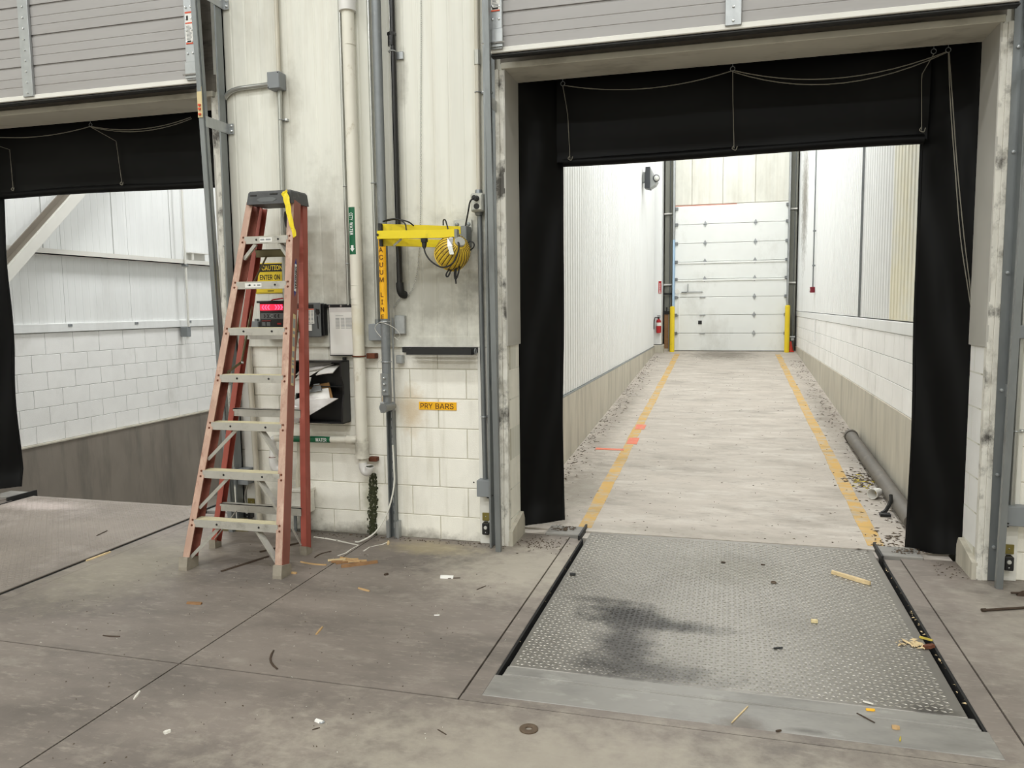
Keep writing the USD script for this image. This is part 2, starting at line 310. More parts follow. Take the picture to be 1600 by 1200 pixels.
m_cap = mat('ladder_cap_grey', S(78, 79, 80), .6, var=.15, scale=16, dirt=(S(130, 128, 122), .4, 22, (1, 1, 1), .56, .72))
m_foot = mat('ladder_foot', S(150, 142, 128), .7, var=.12, scale=20)
m_tape = mat('caution_tape', S(246, 222, 44), .4, var=.05, scale=30, dirt=(S(120, 104, 24), .4, 42, (1, 1, 1), .58, .7))
m_olive = mat('spreader_olive', S(112, 104, 74), .5, .3, var=.1)
m_paper = mat('paper', S(238, 236, 230), .65, var=.02)
m_card = mat('clipboard_board', S(150, 112, 66), .6, var=.08)
m_film = mat('plastic_sleeve', S(214, 210, 206), .2, var=.05, scale=9)
m_rust = mat('rusty_strap', S(104, 58, 36), .75, .2, var=.2, scale=25)
m_wood = mat('splintered_wood', S(186, 152, 106), .7, var=.16, scale=30, stretch=(1, 1, 1))
m_wood2 = mat('dark_wood', S(140, 104, 68), .75, var=.16, scale=24)
m_palewood = mat('pale_wood', S(214, 190, 146), .7, var=.12, scale=24)
m_twig = mat('twig_brown', S(66, 52, 40), .8, var=.2, scale=30)
m_litter = mat('leaf_litter', S(84, 70, 54), .85, var=.35, scale=60)
m_ylitter = mat('yellow_leaf', S(186, 166, 66), .8, var=.2, scale=40)
m_moss = mat('moss', S(50, 54, 30), .9, var=.45, scale=70, dirt=(S(188, 186, 170), .9, 80, (1, 1, .6), .57, .64))
m_washer = mat('rusty_washer', S(104, 88, 72), .65, .4, var=.18, scale=40)
m_pline = mat('worn_yellow_line', S(206, 166, 92), .7, var=.06, scale=4, dirt=(S(183, 174, 158), .85, 7, (1, 1.6, 1), .46, .62), dirt2=(S(140, 128, 104), .5, 3, (.6, 2, 1), .52, .72))
m_orange = mat('orange_mark', S(226, 126, 98), .7, var=.06, dirt=(S(186, 176, 164), .7, 14, (1, 1, 1), .54, .7))
m_caulk = mat('white_caulk', S(222, 218, 208), .6, var=.05)
m_steelgrey = mat('column_grey', S(138, 138, 128), .5, .1, var=.06, scale=5, stretch=(1, 1, .3))
m_greysiding = mat('grey_siding', S(150, 149, 140), .6, var=.06)
m_blue = mat('daylight_gap_blue', S(176, 206, 232), .5, var=.03)  # pale blue stands for daylight coming through the door gap
m_fardoor = mat('far_door_white', S(242, 244, 240), .5, var=.025, scale=1.5, dirt=(S(190, 188, 178), .5, 1.6, (1, 1, .6), .5, .75))
m_redtrim = mat('salmon_trim', S(214, 150, 132), .6, var=.05)
m_led = mat('red_led', S(255, 40, 60), .4, emit=((1, .03, .07), 5.0))
m_ledw = mat('red_led_dim', S(150, 20, 30), .4, emit=((1, .02, .06), 1.2))
m_logo = mat('logo_grey', S(150, 152, 152), .4, .2, var=.05)
m_brass = mat('aged_brass', S(132, 120, 62), .5, .4, var=.12, scale=20)
m_cone = mat('cone_red', S(206, 62, 42), .5, var=.06)
m_blackhose = mat('bumper_pipe', S(104, 99, 92), .6, var=.12, scale=6, stretch=(2, .6, 2), dirt=(S(140, 134, 122), .4, 6, (1, 1, 1), .55, .72))
m_cream_steel = mat('cream_conduit', S(206, 200, 184), .5, .1, var=.05)
m_sticker = mat('warning_sticker', S(240, 238, 232), .5, var=.02)
m_orangestk = mat('sticker_orange', S(222, 84, 48), .5, var=.02)
m_tan = mat('tan_tag', S(214, 196, 150), .6, var=.06)
m_purlin = mat('brace_white', S(226, 224, 216), .5, var=.03)
m_brace = mat('brace_shade_taupe', S(128, 120, 108), .6, var=.06)  # shade on the brace put into the colour
m_navy = mat('ink_blue', S(52, 58, 128), .5, var=.02)
m_ceil = mat('ceiling_white', S(206, 206, 200), .8, var=.02)
m_tube = mat('white_tubing', S(220, 218, 208), .35, var=.03)
m_bronze = mat('wall_pack_bronze', S(66, 68, 72), .5, .2, var=.1)
m_lens = mat('clear_lens', S(214, 214, 208), .15, .3, var=.05)
m_silver = mat('fixture_silver', S(160, 162, 160), .35, .4, var=.06)

# ------------------------------------------------------------------ the setting
CX, LX = -.007, -4.93            # middle of the ramp bay and of the dock bay
PITS = [(CX, 'r'), (LX, 'l')]
def structure(name, label, cat): return thing(name, label, cat, kind='structure')
# floor: slabs parted by saw-cut joints, with a pit under each leveler
fl = structure('floor', 'grey brown worn concrete warehouse floor with saw-cut joints', 'floor')
outer = sbox(-12, -16, 8, .29)
cuts = [sbox(c - 1.046, -2.088, c + 1.058, .31) for c, _ in PITS]
g = .004
for q in (sbox(-12, -2.09 + g, -2.385 - g, .29), sbox(-2.385 + g, -2.09 + g, 8, .29), sbox(-12, -16, -2.385 - g, -2.09 - g), sbox(-2.385 + g, -16, 8, -2.09 - g)):
    for c in cuts: q = q.difference(c)
    for piece in getattr(q, 'geoms', [q]):
        part(fl, 'slab', prism(piece, (0, 0, -.1), (1, 0, 0), (0, 1, 0), .1), m_floor)
part(fl, 'ground', cat_([box(-12, 8, -16, .3, -.75, -.7)] + [box(a, b, -16, .3, -.7, -.1) for a, b in ((-12, -5.98), (-3.87, -1.06), (1.06, 8))] + [box(-5.98, 1.06, -16, -2.09, -.7, -.1)]), m_dark)

def lug_field(x0, x1, y0, y1, z, p=.027):
    nx, ny = int((x1 - x0) / p), int((y1 - y0) / p)
    base = np.array([(-.0128, 0, 0), (0, -.0046, 0), (.0128, 0, 0), (0, .0046, 0), (-.006, 0, .003), (.006, 0, .003)])
    tri = np.array([(0, 1, 4), (1, 5, 4), (1, 2, 5), (2, 3, 5), (3, 4, 5), (3, 0, 4)])
    V, F = [], []; n = 0
    for i in range(nx):
        for j in range(ny):
            a = math.radians(28 if (i + j) % 2 else -28); c, s = math.cos(a), math.sin(a)
            q = base @ np.array([[c, s, 0], [-s, c, 0], [0, 0, 1]]).astype(float)
            V.append(q + (x0 + (i + .5) * p, y0 + (j + .5) * p, z)); F.append(tri + n); n += 6
    return trimesh.Trimesh(np.vstack(V), np.vstack(F), process=False)

for c, k in PITS:
    lab = 'steel dock leveler with tire-stained diamond tread plate at foot of the ramp bay' if k == 'r' else 'dusty steel dock leveler with tread plate in the bay behind the ladder'
    lv = thing('dock_leveler', lab, 'dock leveler', (c, -.8, -.02))
    part(lv, 'tread_plate', box(c - .922, c + .916, -1.745, .42, -.014, -.002, .003), m_plate if k == 'r' else m_plate2)
    part(lv, 'tread_lug', lug_field(c - .905, c + .90, -1.73, .40, -.002), m_lug if k == 'r' else m_plate2, kind='stuff')
    part(lv, 'hinge_bar', box(c - .925, c + .935, -1.83, -1.752, -.012, .0, .003), m_frame)
    part(lv, 'hinge_bar', cyl((c - .925, -1.836, -.006), (c + .935, -1.836, -.006), .007, 8), m_frame)
    part(lv, 'sill_plate', box(c - .96, c + .96, -2.03, -1.842, -.02, -.001, .003), m_frame)
    part(lv, 'edge_angle', box(c - 1.04, c + 1.053, -2.086, -2.032, -.05, -.002), m_floor)
    for s in (-1, 1):
        a, b = (c - 1.04, c - .958) if s < 0 else (c + .956, c + 1.053)
        part(lv, 'curb_angle', box(a, b, -2.03, .24, -.05, -.002, .003), m_floor)
        part(lv, 'pit_side', box(*((c - .958, c - .946) if s < 0 else (c + .944, c + .956)), -2.03, .24, -.7, -.004), m_dark)
        xo = c - 1.1 if s < 0 else c + 1.06
        bx = part(lv, 'bumper_block', box(xo - .12, xo + .13, .27, .47, -.1, .018, .006), m_frame)
        part(lv, 'side_angle', box(xo + (.125 if s < 0 else -.125), xo + (.138 if s < 0 else -.112), .2, .5, -.2, .03), m_rubber)

# ramp floor rising away, painted lines
RS = .054
rz = lambda y: max(0.0, RS * (y - .43))
rp = structure('floor_ramp', 'pale streaked concrete ramp floor rising to the far white door', 'ramp')
part(rp, 'slab', hull([(x, y, z) for x in (-1.56, 1.36) for y, z in ((.43, 0), (12.6, RS * 12.17), (.43, -.3), (12.6, -.3))]), m_ramp)
part(rp, 'threshold', box(-1.56, 1.36, .29, .428, -.3, -.012), m_ramp)
def on_ramp(poly, t=.0015):
    m = trimesh.creation.extrude_polygon(Polygon(poly), t, engine='earcut'); V = np.array(m.vertices)
    V[:, 2] += RS * (V[:, 1] - .43); return trimesh.Trimesh(V, m.faces, process=False)
for xa, xb in ((-.985, -1.03), (.945, .925)):
    L_, R_ = [], []
    for y in np.arange(.5, 11.6, .25):
        t = (y - .5) / 11; x = xa + (xb - xa) * t; w = .05
        L_.append((x - w + rng.uniform(-.006, .006), y)); R_.append((x + w + rng.uniform(-.006, .006), y))
    part(rp, 'painted_line', on_ramp(L_ + R_[::-1]), m_pline, label='worn yellow painted line')
for y0, y1 in ((3.2, 3.5), (3.95, 4.22)): part(rp, 'spray_mark', on_ramp([(-1.03, y0), (-.92, y0), (-.925, y1), (-1.035, y1)], .003), m_orange, label='orange spray mark')
part(rp, 'spray_mark', on_ramp([(-1.31, 2.9), (-1.02, 2.9), (-1.02, 2.97), (-1.31, 2.975)], .003), m_orange, label='orange spray mark')

def block_wall(parent, axis, pos, nrm, u0, u1, zs, phase, m, mm, L=.4064, core=.06, gap=.0055, holes=()):
    """Courses of single blocks standing 5 mm proud of the mortar. axis: the way the courses run; pos: face; nrm: which way it faces."""
    def B(a, b, d0, d1, z0, z1):
        if axis == 'x': return (a, b, pos + nrm * d0, pos + nrm * d1, z0, z1)
        return (pos + nrm * d0, pos + nrm * d1, a, b, z0, z1)
    part(parent, 'mortar', box(*B(u0, u1, -core, -.0035, zs[0], zs[-1])), mm)
    for k in range(len(zs) - 1):
        j = phase + (k % 2) * L / 2; n0 = math.floor((u0 - j) / L); a = j + n0 * L
        while a < u1 - 1e-6:
            s, e = max(a, u0), min(a + L, u1)
            if e - s > .03:
                pr = rng.uniform(-.0008, .0012)
                s1, e1, z0, z1 = s + gap / 2, e - gap / 2, zs[k] + gap / 2, zs[k + 1] - gap / 2; c = .0022
                P = []
                for d, i in ((-.02, 0), (-c, 0), (pr, c)):
                    for uu in (s1 + i, e1 - i):
                        for zz in (z0 + i, z1 - i):
                            P.append((uu, pos + nrm * d, zz) if axis == 'x' else (pos + nrm * d, uu, zz))
                part(parent, 'block', hull(P), m)
            a += L
def ribbed(u0, u1, z0, z1, pitch, prof, axis, pos, nrm, back=.03):
    """A sheet with upright ribs; prof: (place along the pitch 0..1, height)."""
    pts = []; n = max(1, round((u1 - u0) / pitch)); pp = (u1 - u0) / n
    for i in range(n):
        for t, h in prof: pts.append((u0 + (i + t) * pp, h))
    pts.append((u1, prof[0][1]))
    poly = pts + [(u1, -back), (u0, -back)]
    m = trimesh.creation.extrude_polygon(Polygon(poly).buffer(0), z1 - z0, engine='earcut'); V = np.array(m.vertices)
    u, d, z = V[:, 0], V[:, 1], V[:, 2] + z0
    V = np.stack([u, pos + nrm * d, z], 1) if axis == 'x' else np.stack([pos + nrm * d, u, z], 1)
    m = trimesh.Trimesh(V, m.faces, process=False)
    if np.linalg.det(np.array([[1, 0, 0], [0, nrm, 0], [0, 0, 1]]) if axis == 'x' else np.array([[0, nrm, 0], [1, 0, 0], [0, 0, 1]])) < 0: m.invert()
    return m
FLUTE = [(0, 0), (.42, 0), (.46, -.0018), (.54, -.0018), (.58, 0)]
CORR = [(0, 0), (.5, 0), (.62, .008), (.88, .008)]

# front wall: painted block below, insulated panels above, header over the two openings
wf = structure('wall_front', 'cream front wall of painted block below ribbed insulated panels', 'wall')
OP = 1.40
zc = [0, .166, .369, .572, .775, .978, 1.18, 1.34]
for a, b in ((-3.53, CX - OP), (CX + OP, 3.2)):
    block_wall(wf, 'x', 0.0, -1, a, b, zc, -1.70 - .4064 * 12 + .2032, m_cmu, m_mortar)
    part(wf, 'wall_core', box(a, b, .06, .28, 0, 9), m_panel)
    part(wf, 'ledge', box(a, b, -.0252, .01, 1.332, 1.346), m_panel)
    part(wf, 'base_flashing', box(a, b, -.024, .01, 1.346, 1.40), m_panel)
    x = a
    while x < b - .01:
        e = min(x + 1.065, b); part(wf, 'panel', ribbed(x + .0015, e - .0015, 1.40, 9, .106, FLUTE, 'x', -.02, -1), m_panel); x = e
part(wf, 'wall_core', box(-12, LX - OP, 0, .28, 0, 9), m_panel)
part(wf, 'wall_core', box(3.2, 8, 0, .28, 0, 9), m_panel)
for c in (CX, LX):
    part(wf, 'header_wall', box(c - OP, c + OP, 0, .28, 3.10, 9), m_hdark)
# jamb faces inside the openings: block below, sheet metal above, a concrete curb at the foot
for c, s in ((CX, -1), (CX, 1), (LX, 1)):
    xf = c + s * OP
    block_wall(wf, 'y', xf, -s, .0, .28, zc, .6, m_wblock if s > 0 else m_cmu, m_wmortar, core=.02)
    part(wf, 'jamb_sheet', box(xf - s * .012, xf, -.045, .285, 1.34, 3.10), m_jamb)
    q = [(-.045, 0), (.285, 0), (.285, .11), (.25, .165), (-.045, .10)]
    part(wf, 'jamb_curb', prism(q, (xf if s < 0 else xf - .03, 0, 0), (0, 1, 0), (0, 0, 1), .03), m_curb)

def opening_trim(n, c, label):
    t = structure('trim_%d' % n, label, 'door trim')
    part(t, 'header_face', box(c - OP - .01, c + OP + .01, -.055, .0, 3.088, 3.126, .003), m_header)
    part(t, 'soffit', box(c - OP, c + OP, -.0002, .285, 3.0885, 3.0998), m_header)
    part(t, 'grime_strip', box(c - OP - .02, c + OP + .02, -.03, .0, 3.127, 3.24), m_hdark)
    for s in (-1, 1):
        X = lambda d: c + s * d
        prof = [(-.045 + rng.uniform(-.004, .004), z) for z in np.arange(0, 3.09, .07)]
        poly = prof + [(0, prof[-1][1]), (0, 0)]
        part(t, 'foam_seal', prism(poly, (X(1.394) if s > 0 else X(1.424), 0, 0), (0, 1, 0), (0, 0, 1), .03), m_foam, label='grimy foam edge seal')
        part(t, 'seal_strip', box(X(1.425), X(1.452), -.052, 0, 0, 3.09, .003), m_foam)
        part(t, 'jamb_angle', cat_([box(X(1.452), X(1.508), -.05, -.038, .005, 4.2), box(X(1.496), X(1.508), -.12, -.038, .005, 4.2)]), m_track)
        for z in (.2, .62, 1.1, 1.75, 2.4, 2.95): part(t, 'anchor_bolt', lathe([(0, .012), (.009, .01), (.011, 0)], (X(1.476), -.05, z), (0, -1, 0), 8), m_galv)
    return t
opening_trim(1, CX, 'grey steel jambs and header with grimy seals around the ramp opening')
opening_trim(2, LX, 'grey steel jamb and header around the dock opening behind the ladder')

# other walls of the warehouse, out of view
part(structure('wall_back', 'cream back wall of the warehouse', 'wall'), 'panel', box(-12, 8, -16.2, -16, 0, 9), m_panel)
part(structure('wall_left', 'cream left wall of the warehouse', 'wall'), 'panel', box(-12.2, -12, -16, .28, 0, 9), m_panel)
part(structure('wall_right', 'cream right wall of the warehouse', 'wall'), 'panel', box(8, 8.2, -16, .28, 0, 9), m_panel)
part(structure('ceiling', 'white metal deck ceiling of the warehouse', 'ceiling'), 'deck', box(-12.2, 8.2, -16.2, .28, 9, 9.1), m_ceil)
part(structure('ceiling_ramp', 'white ceiling over the ramp corridor', 'ceiling'), 'deck', box(-1.9, 1.8, .28, 12.9, 7.2, 7.3), m_ceil)
part(structure('ceiling_dock', 'white ceiling over the dock pit', 'ceiling'), 'deck', box(-7.9, -2.9, .28, 9.3, 7.0, 7.1), m_ceil)

# ramp corridor: left wall of ribbed siding over a concrete curb
wl = structure('wall_ramp_left', 'white ribbed metal siding over a concrete curb, left of the ramp', 'wall')
part(wl, 'curb', box(-1.9, -1.5, .62, 12.3, -.3, .732), m_curb)
part(wl, 'drip_flashing', box(-1.56, -1.502, .62, 11.62, .732, .745), m_track)
y = .62
while y < 11.6:
    e = min(y + .889, 11.62); part(wl, 'siding_panel', ribbed(y + .001, e - .001, .75, 7.2, .127, CORR, 'y', -1.528, 1), m_white); y = e
part(wl, 'end_pilaster', box(-1.56, -1.372, 11.66, 12.08, .78, 7.2, .004), m_white)
part(wl, 'pilaster_plinth', box(-1.58, -1.33, 11.6, 12.15, .3, .77, .01), m_curb)
part(wl, 'backing', box(-1.9, -1.56, .62, 12.3, .745, 7.2), m_white)
# right wall: concrete curb, three courses of block, siding
wr = structure('wall_ramp_right', 'white siding over painted block and concrete curb, right of the ramp', 'wall')
part(wr, 'curb', box(1.3, 1.7, .62, 12.3, -.3, .73), m_curb)
block_wall(wr, 'y', 1.312, -1, .62, 12.3, [.73, .934, 1.137, 1.34], .1, m_wblock, m_wmortar)
part(wr, 'ledge', box(1.305, 1.5, .62, 12.3, 1.342, 1.44, .004), m_white)
y = .62; i = 0
while y < 12.2:
    e = min(y + .889, 12.25)
    part(wr, 'siding_panel', ribbed(y + .001, e - .001, 1.45, 7.2, .127, CORR, 'y', 1.318, -1), m_yellowed if .5 < y < 2.2 else m_white); y = e; i += 1
part(wr, 'seam_strip', box(1.292, 1.312, 3.965, 3.985, 1.45, 7.2), m_track)
part(wr, 'downpipe', box(1.288, 1.306, 8.35, 8.375, 1.0, 1.345), m_white)
part(wr, 'backing', box(1.37, 1.7, .62, 12.3, .73, 7.2), m_white)
# far end wall and the two columns flanking the door
we = structure('wall_ramp_end', 'white panelled end wall over the far ramp door', 'wall')
xs = [-1.19, -.8, -.18, .46, 1.11]
for a, b in zip(xs, xs[1:]): part(we, 'panel', box(a + .004, b - .004, 12.1, 12.2, 3.66, 7.2, .006), m_panel)
part(we, 'joint_backing', box(-1.19, 1.11, 12.12, 12.22, .62, 7.2), m_mortar)
part(we, 'trim_strip', box(-1.15, .1, 12.07, 12.1, 3.632, 3.65), m_redtrim, label='salmon pink trim strip')
part(we, 'trim_strip', box(.1, 1.11, 12.07, 12.1, 3.632, 3.65), m_whitesteel)
for a, b in ((-1.9, -1.19), (1.11, 1.75)): part(we, 'siding', ribbed(a, b, .3, 7.2, .1, CORR, 'x', 12.36, -1), m_greysiding)
part(we, 'backing', box(-1.9, 1.75, 12.4, 12.9, -.3, 7.2), m_greysiding)
HB = lambda w, d, t: [(-w/2, -d/2), (w/2, -d/2), (w/2, -d/2+t), (t/2, -d/2+t), (t/2, d/2-t), (w/2, d/2-t), (w/2, d/2), (-w/2, d/2), (-w/2, d/2-t), (-t/2, d/2-t), (-t/2, -d/2+t), (-w/2, -d/2+t)]
for x, lab in ((-1.275, 'grey steel column with girts beside the red extinguisher'), (1.205, 'grey steel column with girts between far door and yellow bollard')):
    c = thing('steel_column', lab, 'column', (x, 12.23, .6))
    part(c, 'post', beam((x, 12.23, .62), (x, 12.23, 7.2), HB(.15, .13, .012), (1, 0, 0)), m_steelgrey)
    for z in (2.02, 3.5): part(c, 'girt', cat_([box(x - .09, x + .075, 12.13, 12.15, z - .02, z + .02), box(x - .09, x + .075, 12.13, 12.2, z - .02, z - .012)]), m_whitesteel)
    part(c, 'cable_run', tube([(x + .03, 12.15, .7), (x + .03, 12.15, 6.5)], .008, 6), m_track)
part(thing('column_band', 'black strap across grey column above the wooden post', 'strap', (-1.275, 12.1, 1.8)), 'band', box(-1.362, -1.195, 12.09, 12.12, 1.81, 1.85), m_rubber)

# the far door
d3 = structure('door_3', 'white sectional door at the top of the ramp with pass door', 'door')
zs = [.635, 1.0, 1.381, 1.754, 2.126, 2.487, 2.865, 3.253, 3.63]
for a, b in zip(zs, zs[1:]):
    part(d3, 'section', box(-1.13, 1.1, 12.03, 12.08, a + .003, b - .003, .006), m_fardoor)
for z in (2.487, 2.126): part(d3, 'reinforcing_strut', box(-1.12, 1.09, 12.01, 12.035, z - .045, z - .004, .006), m_fardoor)
part(d3, 'bottom_seal', box(-1.13, 1.1, 12.03, 12.07, .615, .632), m_rubber)
def hinge(parent, x, z, s=1.2):
    q = [(0, .055 * s), (.03 * s, .0), (0, -.055 * s), (-.03 * s, 0)]
    h = part(parent, 'hinge', prism(q, (x, 12.03, z), (1, 0, 0), (0, 0, 1), .014), m_galv); part(h, 'pin', cyl((x - .03 * s, 12.012, z), (x + .03 * s, 12.012, z), .007, 6), m_track)
for z in zs[1:-1]:
    hinge(d3, .475, z)
    if z > 2: hinge(d3, -.52, z)
    for x in (-1.1, 1.085): part(d3, 'end_hinge', box(x - .03, x + .03, 11.99, 12.03, z - .03, z + .03, .006), m_track)
for x in (-1.1, 1.085): part(d3, 'end_hinge', box(x - .03, x + .03, 11.99, 12.03, 3.55, 3.61, .006), m_track)
part(d3, 'pass_door_frame', cat_([box(-1.05, -1.03, 12.018, 12.03, .66, 1.85), box(-.57, -.55, 12.018, 12.03, .66, 1.85), box(-1.05, -.55, 12.018, 12.03, 1.84, 1.86)]), m_fardoor)
for z in (1.0, 1.381, 1.754): part(d3, 'pass_hinge', cat_([box(-.615, -.5, 12.008, 12.03, z - .012, z + .006), box(-1.09, -1.04, 12.008, 12.03, z - .008, z + .006)]), m_galv)
part(d3, 'peep_window', box(-.64, -.565, 12.012, 12.03, 1.19, 1.265, .004), m_black, label='black square peep window')
lk = part(d3, 'lock_bar', box(-.99, -.56, 12.01, 12.03, 1.855, 1.87), m_galv); part(lk, 'lock_handle', cat_([box(-.985, -.88, 11.98, 12.02, 1.845, 1.87, .004), box(-.862, -.852, 12.0, 12.03, 1.87, 2.03)]), m_track)
part(d3, 'round_patch', lathe([(0, .008), (.05, .008), (.054, 0)], (-1.075, 12.03, 1.87), (0, -1, 0), 20), m_whitesteel)
part(d3, 'door_track', box(-1.175, -1.132, 11.98, 12.1, 1.5, 2.95, .004), m_blue, label='pale blue strip painted for daylight in the door gap')  # daylight in the gap, painted on as a length of track
part(d3, 'door_track', box(-1.175, -1.132, 11.98, 12.1, .62, 1.5, .004), m_galv)
part(d3, 'door_track', box(-1.175, -1.132, 11.98, 12.1, 2.95, 6.5, .004), m_galv)
part(d3, 'door_track', box(1.1, 1.135, 11.98, 12.1, .62, 6.5, .004), m_galv)

# dock pit behind the left opening
wd = structure('wall_dock_left', 'white panels over painted block and grey concrete in the dock bay', 'wall')
DX = -7.63
part(wd, 'foundation', box(DX - .3, DX + .02, .29, 9.2, -1.3, .065), m_dkconc)
part(wd, 'grout_ledge', box(DX - .3, DX + .035, .29, 9.2, .065, .09, .006), m_curb)
zd = [.09 + .2032 * i for i in range(7)]; zd[-1] = 1.355
block_wall(wd, 'y', DX, 1, .29, 9.2, zd, .14, m_wblock, m_wmortar)
part(wd, 'sill_flashing', box(DX - .05, DX + .03, .29, 9.2, 1.36, 1.46, .004), m_white)
for y in (2.72, 3.82, 4.9): part(wd, 'flashing_clip', box(DX + .028, DX + .036, y - .03, y + .03, 1.42, 1.45), m_greybox)
y = 2.69 - 3 * 1.087
while y < 9.1:
    e = y + 1.087; a = max(y, .29)
    part(wd, 'panel', ribbed(a + .003, min(e, 9.2) - .003, 1.46, 2.25, .106, FLUTE, 'y', DX, 1), m_white)
    part(wd, 'panel', ribbed(a + .003, min(e, 9.2) - .003, 2.32, 7.0, .106, FLUTE, 'y', DX, 1), m_white)
    part(wd, 'joint', box(DX - .02, DX - .002, e - .012, e + .012, 1.46, 7.0), m_wmortar)
    part(wd, 'seam_cover', box(DX - .002, DX + .004, e - .26, e - .25, 2.32, 7.0), m_wmortar)
    y = e
part(wd, 'girt', cat_([box(DX - .02, DX + .12, .29, 9.2, 2.25, 2.262), box(DX + .108, DX + .12, .29, 9.2, 2.25, 2.318)]), m_purlin)
part(wd, 'backing', box(DX - .3, DX - .03, .29, 9.2, .065, 7.0), m_wmortar)
part(structure('wall_dock_end', 'white end wall of the dock bay', 'wall'), 'panel', box(-7.9, -2.9, 9.2, 9.3, -1.3, 7.0), m_white)
part(structure('wall_dock_right', 'white right wall of the dock bay', 'wall'), 'panel', box(-3.05, -2.95, .29, 9.2, -1.3, 7.0), m_white)
part(structure('floor_dock', 'grey concrete floor of the dock pit', 'floor'), 'slab', box(-7.9, -2.95, .43, 9.2, -1.4, -1.25), m_dkconc)
part(structure('wall_dock_face', 'grey concrete face under the dock leveler', 'wall'), 'face', box(-7.9, -2.95, .52, .6, -1.3, -.12), m_dkconc)

br = thing('diagonal_brace', 'diagonal steel brace with white flange crossing the upper dock bay wall', 'brace', (-7.4, 1.2, 1.3))
pa, pb = np.array((-7.33, .71, 1.16)), np.array((-7.33, 5.56, 5.74))
dr_ = (pb - pa) / np.linalg.norm(pb - pa); dn = np.cross(dr_, (1, 0, 0))
part(br, 'web', beam(pa, pb, [(-.1, -.006), (.1, -.006), (.1, .006), (-.1, .006)], (1, 0, 0)), m_brace)  # web and far flange take the shaded colour
for s_, mm in ((1, m_purlin), (-1, m_brace)): part(br, 'flange', beam(pa + (s_ * .1, 0, 0), pb + (s_ * .1, 0, 0), [(-.006, -.06), (.006, -.06), (.006, .06), (-.006, .06)], (1, 0, 0)), mm)
part(br, 'stiffener', beam(pa - dn * .008, pb - dn * .008, [(-.006, -.004), (.006, -.004), (.006, .004), (-.006, .004)], (1, 0, 0)), m_purlin)
part(br, 'bolt_head', lathe([(0, .02), (.02, .018), (.022, 0)], pa * .58 + pb * .42 + (.106, 0, 0), (1, 0, 0), 8), m_galv)
sb = thing('beam_bracket', 'small grey steel bracket on the ledge of the dock wall', 'bracket', (-7.55, 5.0, 2.32))
part(sb, 'angle', cat_([box(-7.6, -7.5, 4.88, 5.3, 2.42, 2.43), box(-7.6, -7.59, 4.88, 5.3, 2.32, 2.43)]), m_purlin); part(sb, 'post', cyl((-7.52, 4.93, 2.32), (-7.52, 4.93, 2.43), .018, 8), m_purlin)
cd = thing('conduit_drop', 'thin white conduit with grey switch box on the dock wall', 'conduit', (-7.55, 4.72, 1.2))
part(cd, 'pipe', cyl((DX + .145, 4.72, 1.36), (DX + .145, 4.72, 6.9), .016, 10), m_purlin)
part(cd, 'switch_box', box(DX + .03, DX + .15, 4.68, 4.76, 1.22, 1.36, .006), m_greybox); part(cd, 'clamp', box(DX + .1, DX + .17, 4.69, 4.75, 2.22, 2.25), m_track)
sw = thing('toggle_switch', 'small white switch plate beside the dock wall conduit', 'switch', (DX + .02, 4.87, 1.22))
part(sw, 'plate', box(DX, DX + .02, 4.84, 4.91, 1.22, 1.33, .004), m_wink); part(sw, 'toggle', box(DX + .02, DX + .045, 4.868, 4.882, 1.26, 1.29), m_track)

